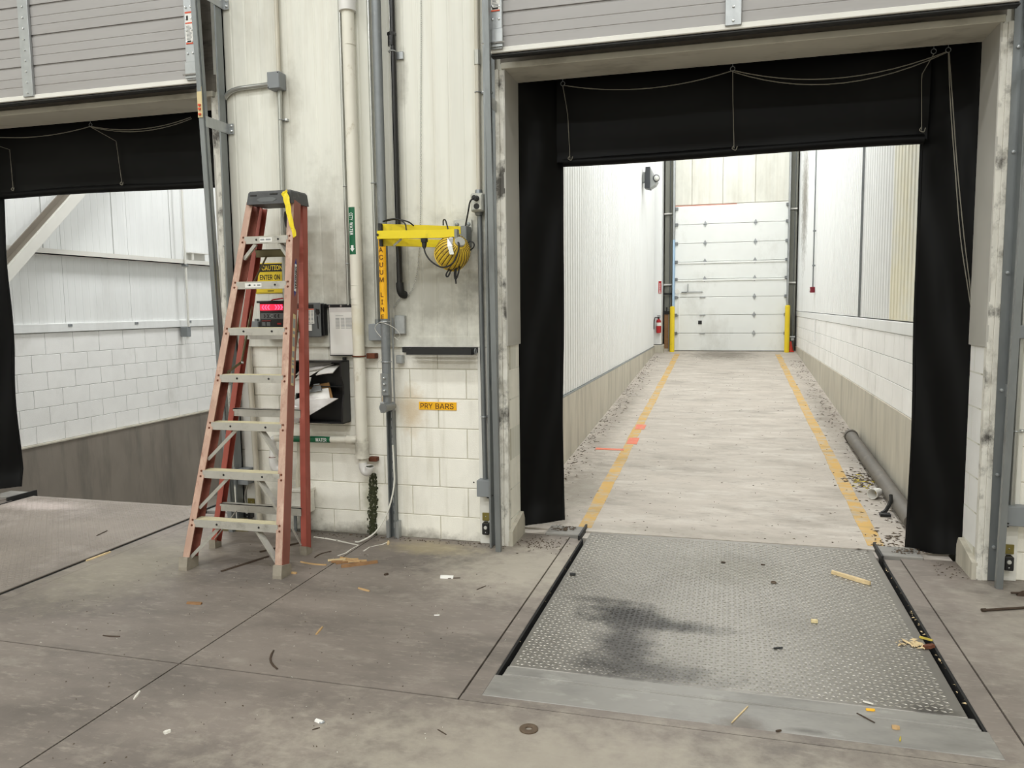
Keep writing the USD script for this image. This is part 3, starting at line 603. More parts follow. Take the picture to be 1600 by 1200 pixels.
# ------------------------------------------------------------------ raised overhead doors, their tracks
def rib_door(n, c, label):
    d = structure('door_%d' % n, label, 'overhead door')
    y, p = -.215, .2095; z0 = 3.165
    for i in range(7):
        z = z0 + i * p
        prof = [(0, 0), (-.0, .058), (.003, .0605), (.003, .0645), (0, .067), (0, .118), (.003, .1205), (.003, .1245), (0, .127), (-.0, .19), (.01, .194), (.01, .2085)]
        poly = [(a, b) for a, b in prof] + [(.04, .2085), (.04, 0)]
        part(d, 'slat', prism(poly, (c - 1.425, y, z), (0, 1, 0), (0, 0, 1), 2.85), m_door)
    part(d, 'bottom_bar', box(c - 1.425, c + 1.425, y - .012, y + .045, 3.133, 3.166, .004), m_whitesteel)
    part(d, 'bottom_seal', box(c - 1.43, c + 1.43, y - .002, y + .05, 3.112, 3.134, .008), m_rubber)
    for s in (-1, 0, 1):
        xa, xb = {-1: (c - 1.425, c - 1.345), 0: (c - .045, c + .045), 1: (c + 1.345, c + 1.425)}[s]
        st = part(d, 'stile', box(xa, xb, y - .026, y - .001, 3.15, 4.6, .003), m_galv)
        zz = 3.175
        while zz < 4.5:
            for dx in ((-.02, .02) if s else (0,)):
                part(st, 'bolt', lathe([(0, .008), (.006, .007), (.008, 0)], ((xa + xb) / 2 + dx, y - .026, zz), (0, -1, 0), 8), m_dred if s and zz < 3.26 else m_chrome)
            zz += .075
        if s:
            r = part(d, 'roller_plate', box((xa + xb) / 2 - .045, (xa + xb) / 2 + .045, y - .034, y - .026, 3.16, 3.27, .003), m_galv)
            part(d, 'roller_shaft', cyl((c + s * 1.33, y - .04, 3.185), (c + s * 1.475, y - .04, 3.185), .006, 8), m_chrome)
            x = (xa + xb) / 2; z0s = 3.37 if n == 1 else 3.385
            sk = part(d, 'warning_sticker', box(x - .027, x + .027, y - .0285, y - .026, z0s, z0s + .21), m_sticker, label='white and orange warning sticker')
            part(sk, 'orange_border', cat_([box(x - .027, x + .027, y - .03, y - .0285, z0s + a, z0s + b) for a, b in ((0, .008), (.132, .14), (.2, .21))]), m_orangestk)
            part(sk, 'print', cat_([box(x - .02, x + rng.uniform(.004, .02), y - .03, y - .0285, z0s + .03 + i * .0085, z0s + .0335 + i * .0085) for i in range(11)]), m_logo)
            part(sk, 'pictogram', box(x - .018, x - .004, y - .03, y - .0285, z0s + .155, z0s + .185), m_ink); part(sk, 'barcode', box(x - .02, x + .016, y - .03, y - .0285, z0s + .012, z0s + .022), m_ink)
    return d
rib_door(1, CX, 'raised grey ribbed overhead door above the ramp opening')
rib_door(2, LX, 'raised grey ribbed overhead door above the dock opening')
for c, s, lab in ((CX, -1, 'grey door track leaning out along the left side of the ramp opening'), (CX, 1, 'grey door track leaning out along the right side of the ramp opening'), (LX, 1, 'grey door track with tan tag between dock opening and ladder')):
    X = lambda d: c + s * d
    t = thing('door_track', lab, 'door track', (X(1.465), -.17, 0))
    d0, d1 = (1.48, 1.497) if c == LX else (1.432, 1.418) if s < 0 else (1.475, 1.478)
    p0, p1 = np.array((X(d0), -.165, 0)), np.array((X(d1), -.36, 4.5))
    part(t, 'channel', beam(p0, p1, [(-.017, -.016), (.017, -.016), (.017, .016), (.013, .016), (.013, -.012), (-.013, -.012), (-.013, .016), (-.017, .016)], (1, 0, 0)), m_track)
    part(t, 'mounting_angle', hull([p0 + (s * a_, b_, 0) for a_ in (.018, .022) for b_ in (.0, .03)] + [p1 + (s * a_, b_, 0) for a_ in (.018, .022) for b_ in (0, .03)]), m_track)
    for z in (1.1, 2.86, 3.7):
        q = p0 + (p1 - p0) * (z / 4.5)
        b = part(t, 'jamb_bracket', cat_([box(q[0] + s * .019, q[0] + s * .023, q[1], -.03, z - .035, z + .035), box(q[0] + s * .019, q[0] + s * .06, -.034, -.03, z - .035, z + .035)]), m_galv)
        part(b, 'bolt', lathe([(0, .01), (.008, .008), (.01, 0)], (q[0] + s * .045, -.034, z - .015), (0, -1, 0), 8), m_chrome)
        part(b, 'bolt', lathe([(0, .01), (.008, .008), (.01, 0)], (q[0] + s * .045, -.034, z + .02), (0, -1, 0), 8), m_chrome)
    if c == LX:
        q = p0 + (p1 - p0) * (2.98 / 4.5)
        g_ = part(t, 'paper_tag', hull([q + (dx, -.019 + dy, dz) for dx in (-.018, .018) for dy in (0, .003) for dz in (-.1, .1)]), m_tan, label='tan paper tag')
        part(g_, 'print', cat_([box(q[0] - .008, q[0] + .008, q[1] - .03, q[1] - .02, q[2] + z - .006, q[2] + z + .006) for z in (-.08, -.045, -.02)]), m_orangestk)
    # foot board with limit sensor under a junction box
    bd = thing('foot_board', {-1: 'white board at the foot of the wall beside the brass plate', 1: 'white board at the foot of the wall near the loose steel rod'}[s] if c == CX else 'tall white board seen through the rungs of the ladder', 'board', (X(1.56), -.01, 0))
    part(bd, 'board', box(X(1.517), X(1.605), -.022, -.004, .0, 1.33, .003), m_whitesteel)
    sn = thing('limit_sensor', 'black limit sensor on a brass plate beside the %s' % ('left foot of the ramp opening' if s < 0 else 'right foot of the ramp opening' if c == CX else 'dock opening behind the ladder'), 'sensor', (X(1.55), -.06, .08))
    part(sn, 'brass_plate', box(X(1.53), X(1.585), -.032, -.022, .16, .215, .002), m_brass)
    part(sn, 'housing', box(X(1.528), X(1.575), -.075, -.022, .075, .155, .004), m_black)
    part(sn, 'eye', lathe([(0, .006), (.011, .005), (.013, 0)], (X(1.55), -.075, .125), (0, -1, 0), 12), m_lens)
    part(sn, 'screw', cat_([lathe([(0, .004), (.005, 0)], (X(1.55), -.075, .092), (0, -1, 0), 6), lathe([(0, .004), (.005, 0)], (X(1.56), -.032, .19), (0, -1, 0), 6)]), m_chrome)
    part(sn, 'cable', tube(smooth_path([(X(1.535), -.05, .155), (X(1.515), -.04, .2), (X(1.51), -.03, .25), (X(1.535), -.04, .31), (X(1.54), -.05, .35)]), .0035, 6), m_tube)

# ------------------------------------------------------------------ conduits and boxes on the front wall
def strap(parent, x, z, r, side=1, y=-.04):
    s = part(parent, 'strap', cat_([torus((x, y, z), (0, 0, 1), r + .002, .004, 14, 6), box(x + side * r, x + side * (r + .03), -.032, -.02, z - .009, z + .009, .003)]), m_galv)
    part(s, 'screw', lathe([(0, .006), (.007, .004), (.008, 0)], (x + side * (r + .018), -.032, z), (0, -1, 0), 8), m_chrome)
def ybox(x0, x1, z0, z1, y0, parent, name='body', m=None, b=.005): return part(parent, name, box(x0, x1, y0, -.02, z0, z1, b), m or m_greybox)

cA = thing('steel_conduit', 'vertical steel conduit dropping behind the ladder from the ceiling', 'conduit', (-3.0, -.04, 1.5))
part(cA, 'pipe', cyl((-3.0, -.042, 3.19), (-2.997, -.042, 6.0), .0145, 12), m_cream_steel, 30)
part(cA, 'pipe', cyl((-3.02, -.042, 1.62), (-2.998, -.042, 3.09), .016, 12), m_emt, 30)
strap(cA, -2.994, 2.89, .016); part(cA, 'connector', cyl((-2.997, -.042, 3.185), (-2.997, -.042, 3.21), .02, 12), m_galv, 30)
cB = thing('bent_conduit', 'bent steel conduit running from the grey box down the wall edge', 'conduit', (-3.47, -.04, .4))
part(cB, 'pipe', tube(np.vstack([[(-3.04, -.042, 3.135)], bez((-3.30, -.042, 3.127), (-3.46, -.042, 3.12), (-3.468, -.042, 2.96), n=10), [(-3.487, -.042, .37)]]), .0165, 12), m_emt, 30)
for z in (2.895, 2.05): strap(cB, -3.473 + (2.9 - z) * -.007, z, .0165)
jA = thing('junction_box', 'square grey junction box where conduits meet above the ladder', 'junction box', (-3.0, -.06, 3.08))
ybox(-3.052, -2.958, 3.085, 3.197, -.105, jA); part(jA, 'cover', box(-3.05, -2.96, -.11, -.105, 3.087, 3.195, .002), m_greybox)
part(jA, 'cover_screw', cat_([lathe([(0, .004), (.005, 0)], (x, -.11, z), (0, -1, 0), 6) for x, z in ((-2.968, 3.188), (-3.043, 3.095))]), m_ink)
c1 = thing('thin_conduit', 'thin steel conduit just left of the white water pipe', 'conduit', (-2.53, -.035, 1.6))
part(c1, 'pipe', cyl((-2.533, -.034, 1.62), (-2.528, -.034, 6), .0125, 12), m_emt, 30)
for z in (2.42, 1.9): part(c1, 'strap', torus((-2.531, -.034, z), (0, 0, 1), .0135, .003, 12, 6), m_galv)
c2 = thing('thin_conduit', 'thin steel conduit between white water pipe and vacuum pipe', 'conduit', (-2.315, -.04, 1.5))
part(c2, 'pipe', cyl((-2.317, -.04, 1.50), (-2.325, -.04, 6), .0135, 12), m_emt, 30)
for z in (2.43,): strap(c2, -2.319, z, .0135)
part(c2, 'connector', cyl((-2.317, -.04, 1.49), (-2.317, -.04, 1.52), .018, 10), m_track)
bV = thing('junction_box', 'grey box behind the vacuum pipe', 'junction box', (-2.32, -.05, 1.37))
ybox(-2.372, -2.268, 1.375, 1.49, -.07, bV); part(bV, 'cover', box(-2.37, -2.27, -.076, -.07, 1.377, 1.488, .002), m_greybox)

# white water pipe
wp = thing('water_pipe', 'tall white water pipe with green flow label', 'pipe', (-2.44, -.08, .48))
R = .0405
part(wp, 'pipe', cyl((-2.44, -.082, .61), (-2.45, -.082, 3.55), R, 24), m_pvc, 30)
part(wp, 'pipe', cyl((-2.45, -.082, 3.535), (-2.452, -.082, 6), .056, 24), m_pvc2, 30)
part(wp, 'collar', cyl((-2.439, -.082, .565), (-2.439, -.082, .68), .047, 24), m_pvc, 30)
part(wp, 'nipple', cyl((-2.438, -.082, .515), (-2.438, -.082, .57), .028, 18), m_pvc, 30)
part(wp, 'spout', tube(bez((-2.438, -.082, .535), (-2.438, -.082, .445), (-2.385, -.09, .455), (-2.378, -.1, .512), n=14), [.03] * 12 + [.032, .032], 16), m_pvc2, 30, label='glossy white curved spout')
part(wp, 'spout_bore_shade', cyl((-2.378, -.1, .5145), (-2.378, -.1, .5155), .026, 14), m_moss)  # dark disc painted for the shade inside the spout
for z, w in ((1.27, .012),): part(wp, 'hanger', cat_([torus((-2.442, -.082, z), (0, 0, 1), R + .002, .006, 24, 6), box(-2.40, -2.335, -.06, -.005, z - .018, z + .018, .003)]), m_rust, label='rusty pipe hanger')
part(wp, 'hanger', box(-2.41, -2.35, -.05, -.005, .535, .565, .003), m_rust, label='rusty pipe hanger')
for z in (1.62, 1.75, 3.32): part(wp, 'seam_ring', torus((-2.4455, -.082, z), (0, 0, 1), R, .0015, 24, 5), m_mortar)
part(wp, 'coupling', cyl((-2.4455, -.082, 1.66), (-2.4455, -.082, 1.72), R + .0015, 24), m_pvc, 30)
a = np.radians(np.linspace(-90 - 34, -90 + 34, 9) - 4)
lp = [(math.cos(t) * (R + .001), math.sin(t) * (R + .001)) for t in a] + [(math.cos(t) * (R - .001), math.sin(t) * (R - .001)) for t in a[::-1]]
gl = part(wp, 'flow_label', prism(lp, (-2.446, -.082, 1.957), (1, 0, 0), (0, 1, 0), .312), m_green, label='green flow label')
part(gl, 'lettering', text('CITY', .022, (-2.449, -.1245, 2.206), (0, 0, -1), (1, 0, 0), .0012, w=.05, bold=True), m_wink)
part(gl, 'lettering', text('WATER', .022, (-2.449, -.1245, 2.127), (0, 0, -1), (1, 0, 0), .0012, w=.085, bold=True), m_wink)
part(gl, 'arrow', prism([(-.009, .0), (.009, 0), (.009, -.022), (.017, -.022), (0, -.044), (-.017, -.022), (-.009, -.022)], (-2.447, -.1236, 2.018), (1, 0, 0), (0, 0, 1), .0012), m_wink)
hb = thing('branch_pipe', 'short horizontal white pipe with green label teed off the water pipe', 'pipe', (-2.8, -.07, .6))
part(hb, 'pipe', cyl((-3.13, -.07, .678), (-2.475, -.075, .688), .024, 18), m_pvc, 30)
part(hb, 'coupling', cyl((-2.555, -.074, .687), (-2.475, -.075, .688), .032, 18), m_pvc, 30)
part(hb, 'drop_pipe', tube(np.vstack([bez((-3.12, -.07, .678), (-3.147, -.07, .676), (-3.147, -.07, .64), n=6), [(-3.146, -.07, .53)]]), .025, 16), m_pvc2, 30)
part(hb, 'elbow', tube(bez((-3.146, -.07, .54), (-3.146, -.07, .435), (-3.11, -.07, .445), (-3.06, -.05, .46), n=10), .034, 16), m_pvc2, 30)
part(hb, 'clamp', cat_([torus((-3.146, -.07, .54), (0, 0, 1), .027, .004, 18, 6), box(-3.12, -3.09, -.05, -.005, .515, .56)]), m_rust, label='rusty clamp')
a = np.radians(np.linspace(-60, 60, 9))
lp = [(math.sin(t) * .0252, math.cos(t) * .0252) for t in a] + [(math.sin(t) * .0238, math.cos(t) * .0238) for t in a[::-1]]
gl = part(hb, 'flow_label', prism(lp, (-2.98, -.0725, .683), (0, 0, 1), (0, -1, 0), -.29) if False else beam((-2.98, -.0725, .680), (-2.68, -.0735, .685), lp, (0, 0, 1)), m_green, label='green flow label')
part(gl, 'lettering', text('WATER', .024, (-2.745, -.1, .684), (1, 0, .015), (0, 0, 1), .0012, w=.085, bold=True), m_wink)
wb = thing('low_box', 'cream painted wall box with conduit near the floor behind the ladder', 'box', (-2.94, -.05, .15))
part(wb, 'body', box(-3.03, -2.862, -.1, -.005, .15, .315, .006), m_cmu); part(wb, 'lid', box(-3.035, -2.857, -.108, 0, .3, .325, .004), m_cmu)
part(wb, 'conduit', tube([(-2.975, -.04, .325), (-2.975, -.04, .42), (-2.965, -.025, .5), (-2.963, -.02, .66)], .016, 10), m_cream_steel, 30)
for x in (-3.0, -2.95, -2.9): part(wb, 'stub_pipe', cyl((x, -.05, .0), (x, -.05, .155), .012, 10), m_track)
mo = [];
for i in range(1200):
    t = nrg.random(); z = .44 - .44 * t; x = -2.402 - .016 * t + nrg.normal() * .0125; r = .003 + .005 * nrg.random()
    ic = trimesh.creation.icosphere(1, r); ic.apply_scale((1, .7, 1.5)); ic.apply_translation((x, -.003, z)); mo.append(ic)
single('moss', cat_(mo), m_moss, 'dark green moss streak growing down the wall under the spout', 'moss', kind='stuff')

# vacuum pipe and its strut
vp = thing('vacuum_pipe', 'grey vacuum pipe with vertical yellow label', 'pipe', (-2.235, -.1, .9))
part(vp, 'pipe', cyl((-2.232, -.1, 1.0), (-2.243, -.1, 6), .0305, 20), m_vac, 30)
a = np.radians(np.linspace(-90 - 58, -90 + 58, 11))
lp = [(math.cos(t) * .0318, math.sin(t) * .0318) for t in a] + [(math.cos(t) * .0295, math.sin(t) * .0295) for t in a[::-1]]
yl = part(vp, 'pipe_label', prism(lp, (-2.2335, -.1, 1.525), (1, 0, 0), (0, 1, 0), .53), m_ylabel, label='yellow pipe label')
for i, ch in enumerate('VACUUM LINE'):
    if ch != ' ': part(yl, 'letter', text(ch, .030, (-2.236, -.1335, 2.030 - i * .0492), depth=.0012), m_brownink)
part(vp, 'ubolt', cat_([torus((-2.2325, -.1, 1.505), (0, 0, 1), .034, .004, 18, 6), box(-2.19, -2.115, -.05, -.02, 1.42, 1.545, .003)]), m_galv)
part(vp, 'ubolt', cat_([torus((-2.2325, -.1, 1.235), (0, 0, 1), .034, .004, 18, 6), box(-2.185, -2.14, -.05, -.005, 1.22, 1.275, .003)]), m_galv)
part(vp, 'flat_bar', box(-2.2, -2.192, -.07, -.058, .9, 1.53), m_galv)
part(vp, 'slide_bracket', box(-2.255, -2.2, -.152, -.128, 1.01, 1.16, .003), m_track)
for z in (1.045, 1.088, 1.13): part(vp, 'bolt', lathe([(0, .016), (.007, .014), (.009, 0)], (-2.226, -.152, z), (0, -1, 0), 8), m_chrome)
part(vp, 'rod', cyl((-2.25, -.15, .97), (-2.25, -.15, 1.16), .006, 8), m_chrome)
part(vp, 'reducer', lathe([(.03, 0), (.031, .03), (.024, .07), (.024, .1)], (-2.232, -.1, 1.005), (0, 0, -1), 16), m_vac, 30)
cp = part(vp, 'end_cap', cyl((-2.235, -.17, .93), (-2.215, -.05, .93), .029, 20), m_track, 30); part(cp, 'tab', box(-2.258, -2.225, -.166, -.1, .895, .965, .004), m_galv)
part(vp, 'loose_wire', tube(smooth_path([(-2.262, -.11, 1.4), (-2.30, -.12, 1.46), (-2.25, -.14, 1.50), (-2.17, -.12, 1.47), (-2.13, -.1, 1.42), (-2.15, -.08, 1.385), (-2.18, -.08, 1.4)]), .002, 6), m_tube)
part(vp, 'loose_wire', tube(smooth_path([(-2.255, -.13, 1.26), (-2.285, -.12, 1.23), (-2.29, -.11, 1.18), (-2.265, -.12, 1.14)]), .002, 6), m_tube)
st = thing('strut_channel', 'slotted grey strut channel standing under the vacuum pipe', 'channel', (-2.243, -.03, 0))
part(st, 'channel', cat_([box(-2.268, -2.263, -.045, -.002, 0, .93), box(-2.223, -2.218, -.045, -.002, 0, .93), box(-2.268, -2.218, -.007, -.002, 0, .93), box(-2.268, -2.26, -.05, -.045, 0, .93), box(-2.228, -2.218, -.05, -.045, 0, .93)]), m_track)
for i in range(14): part(st, 'slot', box(-2.249, -2.237, -.0085, -.0068, .06 + i * .06, .1 + i * .06), m_wink if i % 1 == 0 else m_dark)
part(st, 'foot_clip', cat_([box(-2.29, -2.2685, -.05, -.004, 0, .12), box(-2.2175, -2.196, -.05, -.004, 0, .12)]), m_galv)
tb = smooth_path([(-2.222, -.055, .66), (-2.214, -.062, .5), (-2.215, -.07, .37), (-2.25, -.11, .2), (-2.32, -.16, .07), (-2.41, -.2, .012), (-2.45, -.21, .006)])
single('plastic_tube', tube(tb, .006, 8), m_tube, 'thin white plastic tube curling from the strut to the floor', 'tube', 30)

# black pipe and chain
bp = thing('black_pipe', 'black painted pipe with elbow turning into the wall', 'pipe', (-2.14, -.06, 1.68))
part(bp, 'pipe', cyl((-2.137, -.062, 1.74), (-2.155, -.062, 6), .0195, 16), m_blackpaint, 30)
part(bp, 'elbow', tube(bez((-2.137, -.062, 1.765), (-2.137, -.062, 1.69), (-2.13, -.05, 1.685), (-2.118, -.022, 1.683), n=10), .026, 14), m_rubber, 30)
part(bp, 'union', cat_([cyl((-2.151, -.062, 3.295), (-2.151, -.062, 3.375), .026, 14), cyl((-2.151, -.062, 3.36), (-2.151, -.062, 3.378), .03, 6)]), m_blackpaint, 30)
part(bp, 'pipe_clamp', cat_([torus((-2.15, -.062, 3.26), (0, 0, 1), .023, .005, 16, 6), box(-2.135, -2.085, -.035, -.02, 3.215, 3.265, .003)]), m_galv)
part(bp, 'tracer_wire', cyl((-2.15, -.084, 1.9), (-2.162, -.084, 6), .003, 6), m_emt)
ch = []
cps = smooth_path([(-1.955, -.028, 4.2), (-1.955, -.028, 3.56), (-1.975, -.028, 2.8), (-1.99, -.028, 2.24), (-2.008, -.03, 1.94), (-2.035, -.034, 1.78), (-2.07, -.036, 1.70), (-2.105, -.036, 1.68), (-2.15, -.034, 1.66), (-2.2, -.03, 1.60)], 60)
sl = np.concatenate([[0], np.cumsum(np.linalg.norm(np.diff(cps, axis=0), axis=1))]); k = 0
for s_ in np.arange(0, sl[-1], .013):
    p = np.array([np.interp(s_, sl, cps[:, i]) for i in range(3)]); q = np.array([np.interp(min(s_ + .013, sl[-1]), sl, cps[:, i]) for i in range(3)])
    d, a_, b_ = frame_of(q - p + 1e-9); ax = a_ if k % 2 else b_; k += 1
    t = np.linspace(0, 2 * np.pi, 9); o = np.cross(d, ax)
    ch.append(tube((p + q) / 2 + .0085 * np.cos(t)[:, None] * d + .0042 * np.sin(t)[:, None] * o, .0011, 4, caps=False))
single('hanging_chain', cat_(ch), m_chrome, 'fine steel chain hanging in a curve to the black pipe elbow', 'chain')

# right-hand conduit with outlet, lower junction box
for c, s, labs in ((CX, -1, ('long steel conduit feeding the yellow lamp outlet', 'grey junction box low on the wall left of the ramp opening')), (CX, 1, ('steel conduit at the right end of the front wall', 'wide grey junction box low on the wall right of the ramp opening'))):
    X = lambda d: c + s * d
    cc = thing('outlet_conduit' if s < 0 else 'edge_conduit', labs[0], 'conduit', (X(1.57), -.045, .44))
    part(cc, 'pipe', tube([(X(1.556), -.045, .44), (X(1.566), -.045, 1.6), (X(1.568), -.045, 2.21)] if s < 0 else [(X(1.556), -.045, .44), (X(1.562), -.045, 1.39)], .0165, 12), m_emt if s > 0 else m_track, 30)
    part(cc, 'pipe', tube([(X(1.568), -.045, 2.32 if s < 0 else 1.46), (X(1.565), -.045, 6)], .0165, 12), m_cream_steel if s < 0 else m_emt, 30)
    if s < 0:
        strap(cc, X(1.567), 2.96, .0165, 1, -.045); part(cc, 'coupling', cyl((X(1.567), -.045, 3.13), (X(1.567), -.045, 3.22), .021, 12), m_alum, 30)
    strap(cc, X(1.56), .87, .0165, 1, -.045)
    jb = thing('junction_box', labs[1], 'junction box', (X(1.55), -.05, .34))
    x0, x1 = (X(1.50), X(1.60)) if s < 0 else (X(1.512), X(1.66))
    part(jb, 'body', box(x0, x1, -.1, -.02, .345, .45, .004), m_greybox); part(jb, 'cover', box(x0 - .003, x1 + .003, -.107, -.1, .342, .453, .003), m_greybox)
    part(jb, 'cover_screw', cat_([lathe([(0, .004), (.006, 0)], (x, -.107, z), (0, -1, 0), 6) for x, z in ((x1 - .016, .438), (x0 + .012, .356))]), m_ink)
    part(jb, 'cable_gland', cyl((X(1.535), -.06, .325), (X(1.535), -.06, .347), .008, 8), m_black)
ob = thing('outlet_box', 'cast metal outlet box with black plug beside the ramp opening', 'outlet', (-1.575, -.06, 2.2))
part(ob, 'body', box(-1.618, -1.532, -.1, -.02, 2.205, 2.322, .008), m_alum)
part(ob, 'hub', lathe([(.026, 0), (.022, .025)], (-1.575, -.055, 2.322), (0, 0, 1), 14), m_track); part(ob, 'hub', lathe([(.03, 0), (.022, -.02)], (-1.575, -.055, 2.205), (0, 0, 1), 14), m_track)
part(ob, 'lug', cat_([cyl((-1.525, -.03, 2.195), (-1.525, -.02, 2.195), .012, 10)]), m_alum)
part(ob, 'cover', box(-1.608, -1.542, -.106, -.1, 2.215, 2.312, .004), m_alum)
for z in (2.287, 2.238): part(ob, 'socket', lathe([(0, .004), (.018, .004), (.019, 0)], (-1.575, -.106, z), (0, -1, 0), 16), m_black)
part(ob, 'plug', cyl((-1.578, -.15, 2.287), (-1.575, -.106, 2.287), .016, 12), m_black, 30)
single('power_cord', tube(smooth_path([(-1.58, -.15, 2.285), (-1.6, -.16, 2.26), (-1.617, -.15, 2.2), (-1.645, -.13, 2.1), (-1.655, -.1, 2.03)]), .005, 8), m_rubber, 'black power cord running from the outlet down to the lamp arm', 'cord', 30)
if True:
    c3 = thing('junction_box', 'grey junction box half way up the right edge conduit', 'junction box', (1.56, -.05, 1.39))
    part(c3, 'body', box(1.512, 1.62, -.1, -.02, 1.392, 1.46, .006), m_greybox); part(c3, 'cover', box(1.51, 1.622, -.107, -.1, 1.39, 1.462, .003), m_greybox)
    gb = thing('junction_box', 'grey junction box seen between the ladder rails near the floor', 'junction box', (-3.42, -.05, .33))
    part(gb, 'body', box(-3.48, -3.34, -.1, -.02, .335, .45, .005), m_greybox); part(gb, 'cover', box(-3.483, -3.337, -.107, -.1, .332, .453, .003), m_greybox)
    gp = thing('cream_pipe', 'cream painted pipe standing against the wall left of the ladder', 'pipe', (-3.32, -.04, 0))
    part(gp, 'pipe', tube([(-3.30, -.04, 0), (-3.318, -.04, .8), (-3.335, -.04, 1.33)], .02, 12), m_cream_steel, 30)
    pb_ = thing('perforated_bracket', 'perforated rusty angle bracket lying behind the ladder feet', 'bracket', (-3.4, -.25, 0))
    part(pb_, 'plate', prism([(0, 0), (.2, 0), (.2, .1), (.14, .1), (.03, .03), (0, .02)], (-3.53, -.16, .0), (1, .1, 0), (0, 0, 1), .004), m_olive)
    part(pb_, 'hole', cat_([cyl((-3.53 + x, -.166 + x * .1, z), (-3.53 + x, -.157 + x * .1, z), .007, 8) for x in (.1, .15, .18) for z in (.035, .075)]), m_wink)

# tray shelf, tool label
ty = thing('tray_shelf', 'shallow black tray shelf mounted under the wall ledge', 'shelf', (-1.87, -.07, 1.28))
part(ty, 'back_plate', box(-2.145, -1.607, -.034, -.01, 1.295, 1.331, .003), m_black)
part(ty, 'trough', cat_([box(-2.075, -1.622, -.125, -.12, 1.285, 1.327), box(-2.075, -1.622, -.12, -.034, 1.285, 1.291), box(-2.075, -2.07, -.12, -.034, 1.285, 1.325), box(-1.627, -1.622, -.12, -.034, 1.285, 1.325)]), m_black)
part(ty, 'hook', torus((-1.61, -.07, 1.305), (1, 0, 0), .018, .004, 14, 6), m_galv)
pl = thing('wall_label', 'small yellow rectangular label below the black tray shelf', 'label', (-1.907, -.004, .9))
part(pl, 'plate', box(-2.042, -1.772, -.005, -.0005, .902, .956), m_ylabel); part(pl, 'lettering', text('PRY', .0365, (-1.987, -.005, .929), depth=.001, w=.088), m_brownink); part(pl, 'lettering', text('BARS', .0365, (-1.857, -.005, .929), depth=.001, w=.13), m_brownink)

# swing-arm dock lamp
da = thing('dock_lamp', 'yellow swing-arm dock lamp folded against the wall', 'lamp', (-1.9, -.2, 1.85))
wpz = part(da, 'wall_plate', box(-1.76, -1.63, -.034, -.02, 2.09, 2.165, .006), m_alum); part(wpz, 'bolt', cat_([lathe([(0, .012), (.012, .01), (.014, 0)], (x, -.034, 2.135), (0, -1, 0), 8) for x in (-1.735, -1.655)]), m_track)
part(da, 'pivot_bracket', box(-1.675, -1.635, -.14, -.034, 1.985, 2.115, .004), m_track)
RT = [(-.014, -.026), (.014, -.026), (.014, .026), (-.014, .026)]
part(da, 'upper_arm', bar((-1.655, -.105, 2.088), (-2.15, -.29, 2.106), .028, .048, (0, 1, 0)), m_ypaint)
part(da, 'upper_arm', bar((-1.655, -.105, 2.0), (-2.145, -.29, 2.016), .028, .048, (0, 1, 0)), m_ypaint)
part(da, 'lower_arm', bar((-2.155, -.345, 2.056), (-1.62, -.365, 2.045), .03, .05, (0, 1, 0)), m_ypaint)
part(da, 'end_cap', box(-2.168, -2.150, -.315, -.268, 2.08, 2.132), m_black); part(da, 'end_cap', box(-2.163, -2.145, -.315, -.268, 1.99, 2.042), m_black)
part(da, 'pivot_pin', cat_([cyl((-2.145, -.32, 1.985), (-2.145, -.32, 2.125), .012, 10), lathe([(0, .004), (.008, .003), (.008, 0)], (-2.15, -.3625, 2.056), (0, -1, 0), 8)]), m_black)
part(da, 'strut_bar', bar((-2.07, -.30, 1.99), (-2.0, -.33, 2.03), .014, .004, (0, 0, 1)), m_alum)
part(da, 'end_plate', box(-1.632, -1.612, -.385, -.345, 1.99, 2.07, .002), m_steelgrey)
for P in ([(-2.14, -.3, 2.145), (-2.09, -.31, 2.155), (-2.02, -.335, 2.15), (-1.97, -.345, 2.12), (-1.955, -.36, 2.075)], [(-2.14, -.29, 2.145), (-2.06, -.29, 2.155), (-1.98, -.28, 2.14), (-1.95, -.25, 2.115)],
          [(-1.765, -.21, 2.115), (-1.76, -.22, 2.145), (-1.735, -.25, 2.14), (-1.70, -.31, 2.09), (-1.685, -.35, 2.07)]):
    part(da, 'cord', tube(smooth_path(P), .0045, 7), m_rubber, 30)
hd = np.array((-1.648, -.33, 1.952))
part(da, 'cord', tube(smooth_path([(-1.835, -.37, 2.01), (-1.825, -.385, 1.94), (-1.78, -.40, 1.88), (-1.70, -.42, 1.84), (-1.63, -.43, 1.86), (-1.595, -.43, 1.92), (-1.59, -.42, 1.975), (-1.605, -.4, 1.99)]), .005, 7), m_rubber, 30)
part(da, 'cord_grip', cat_([cyl((-1.835, -.365, 2.0), (-1.835, -.365, 2.022), .022, 10), tube([(-1.835, -.366, 2.0), (-1.834, -.37, 1.975), (-1.833, -.374, 1.96)], [.016, .014, .007], 10)]), m_rubber)
ax = np.array((-.62, .62, -.48)); ax /= np.linalg.norm(ax)
pf = [(r * .93, h * .93) for r, h in [(.0, -.085), (.022, -.085), (.045, -.08), (.075, -.062), (.098, -.03), (.108, .005), (.112, .04), (.112, .07), (.104, .085), (.09, .088), (.0, .075)]]
flut = lambda t: 1 + .035 * np.abs(np.sin(t * 13))
lh = part(da, 'lamp_head', lathe(pf, hd, ax, 104, flut), m_lampy, 40)
_, e1, e2 = frame_of(ax)
wires = []
for i in range(26):
    t = (i + .0) * 2 * math.pi / 26; dirv = math.cos(t) * e1 + math.sin(t) * e2
    wires.append(tube([hd + ax * h + dirv * (r + .0015) for r, h in pf[2:9]], .0022, 5))
part(lh, 'groove_shade', cat_(wires), m_twig); part(lh, 'guard_ring', torus(hd + ax * .088, ax, .1, .005, 30, 6), m_lampy)  # dark wires in the flutes paint the shade of the grooves
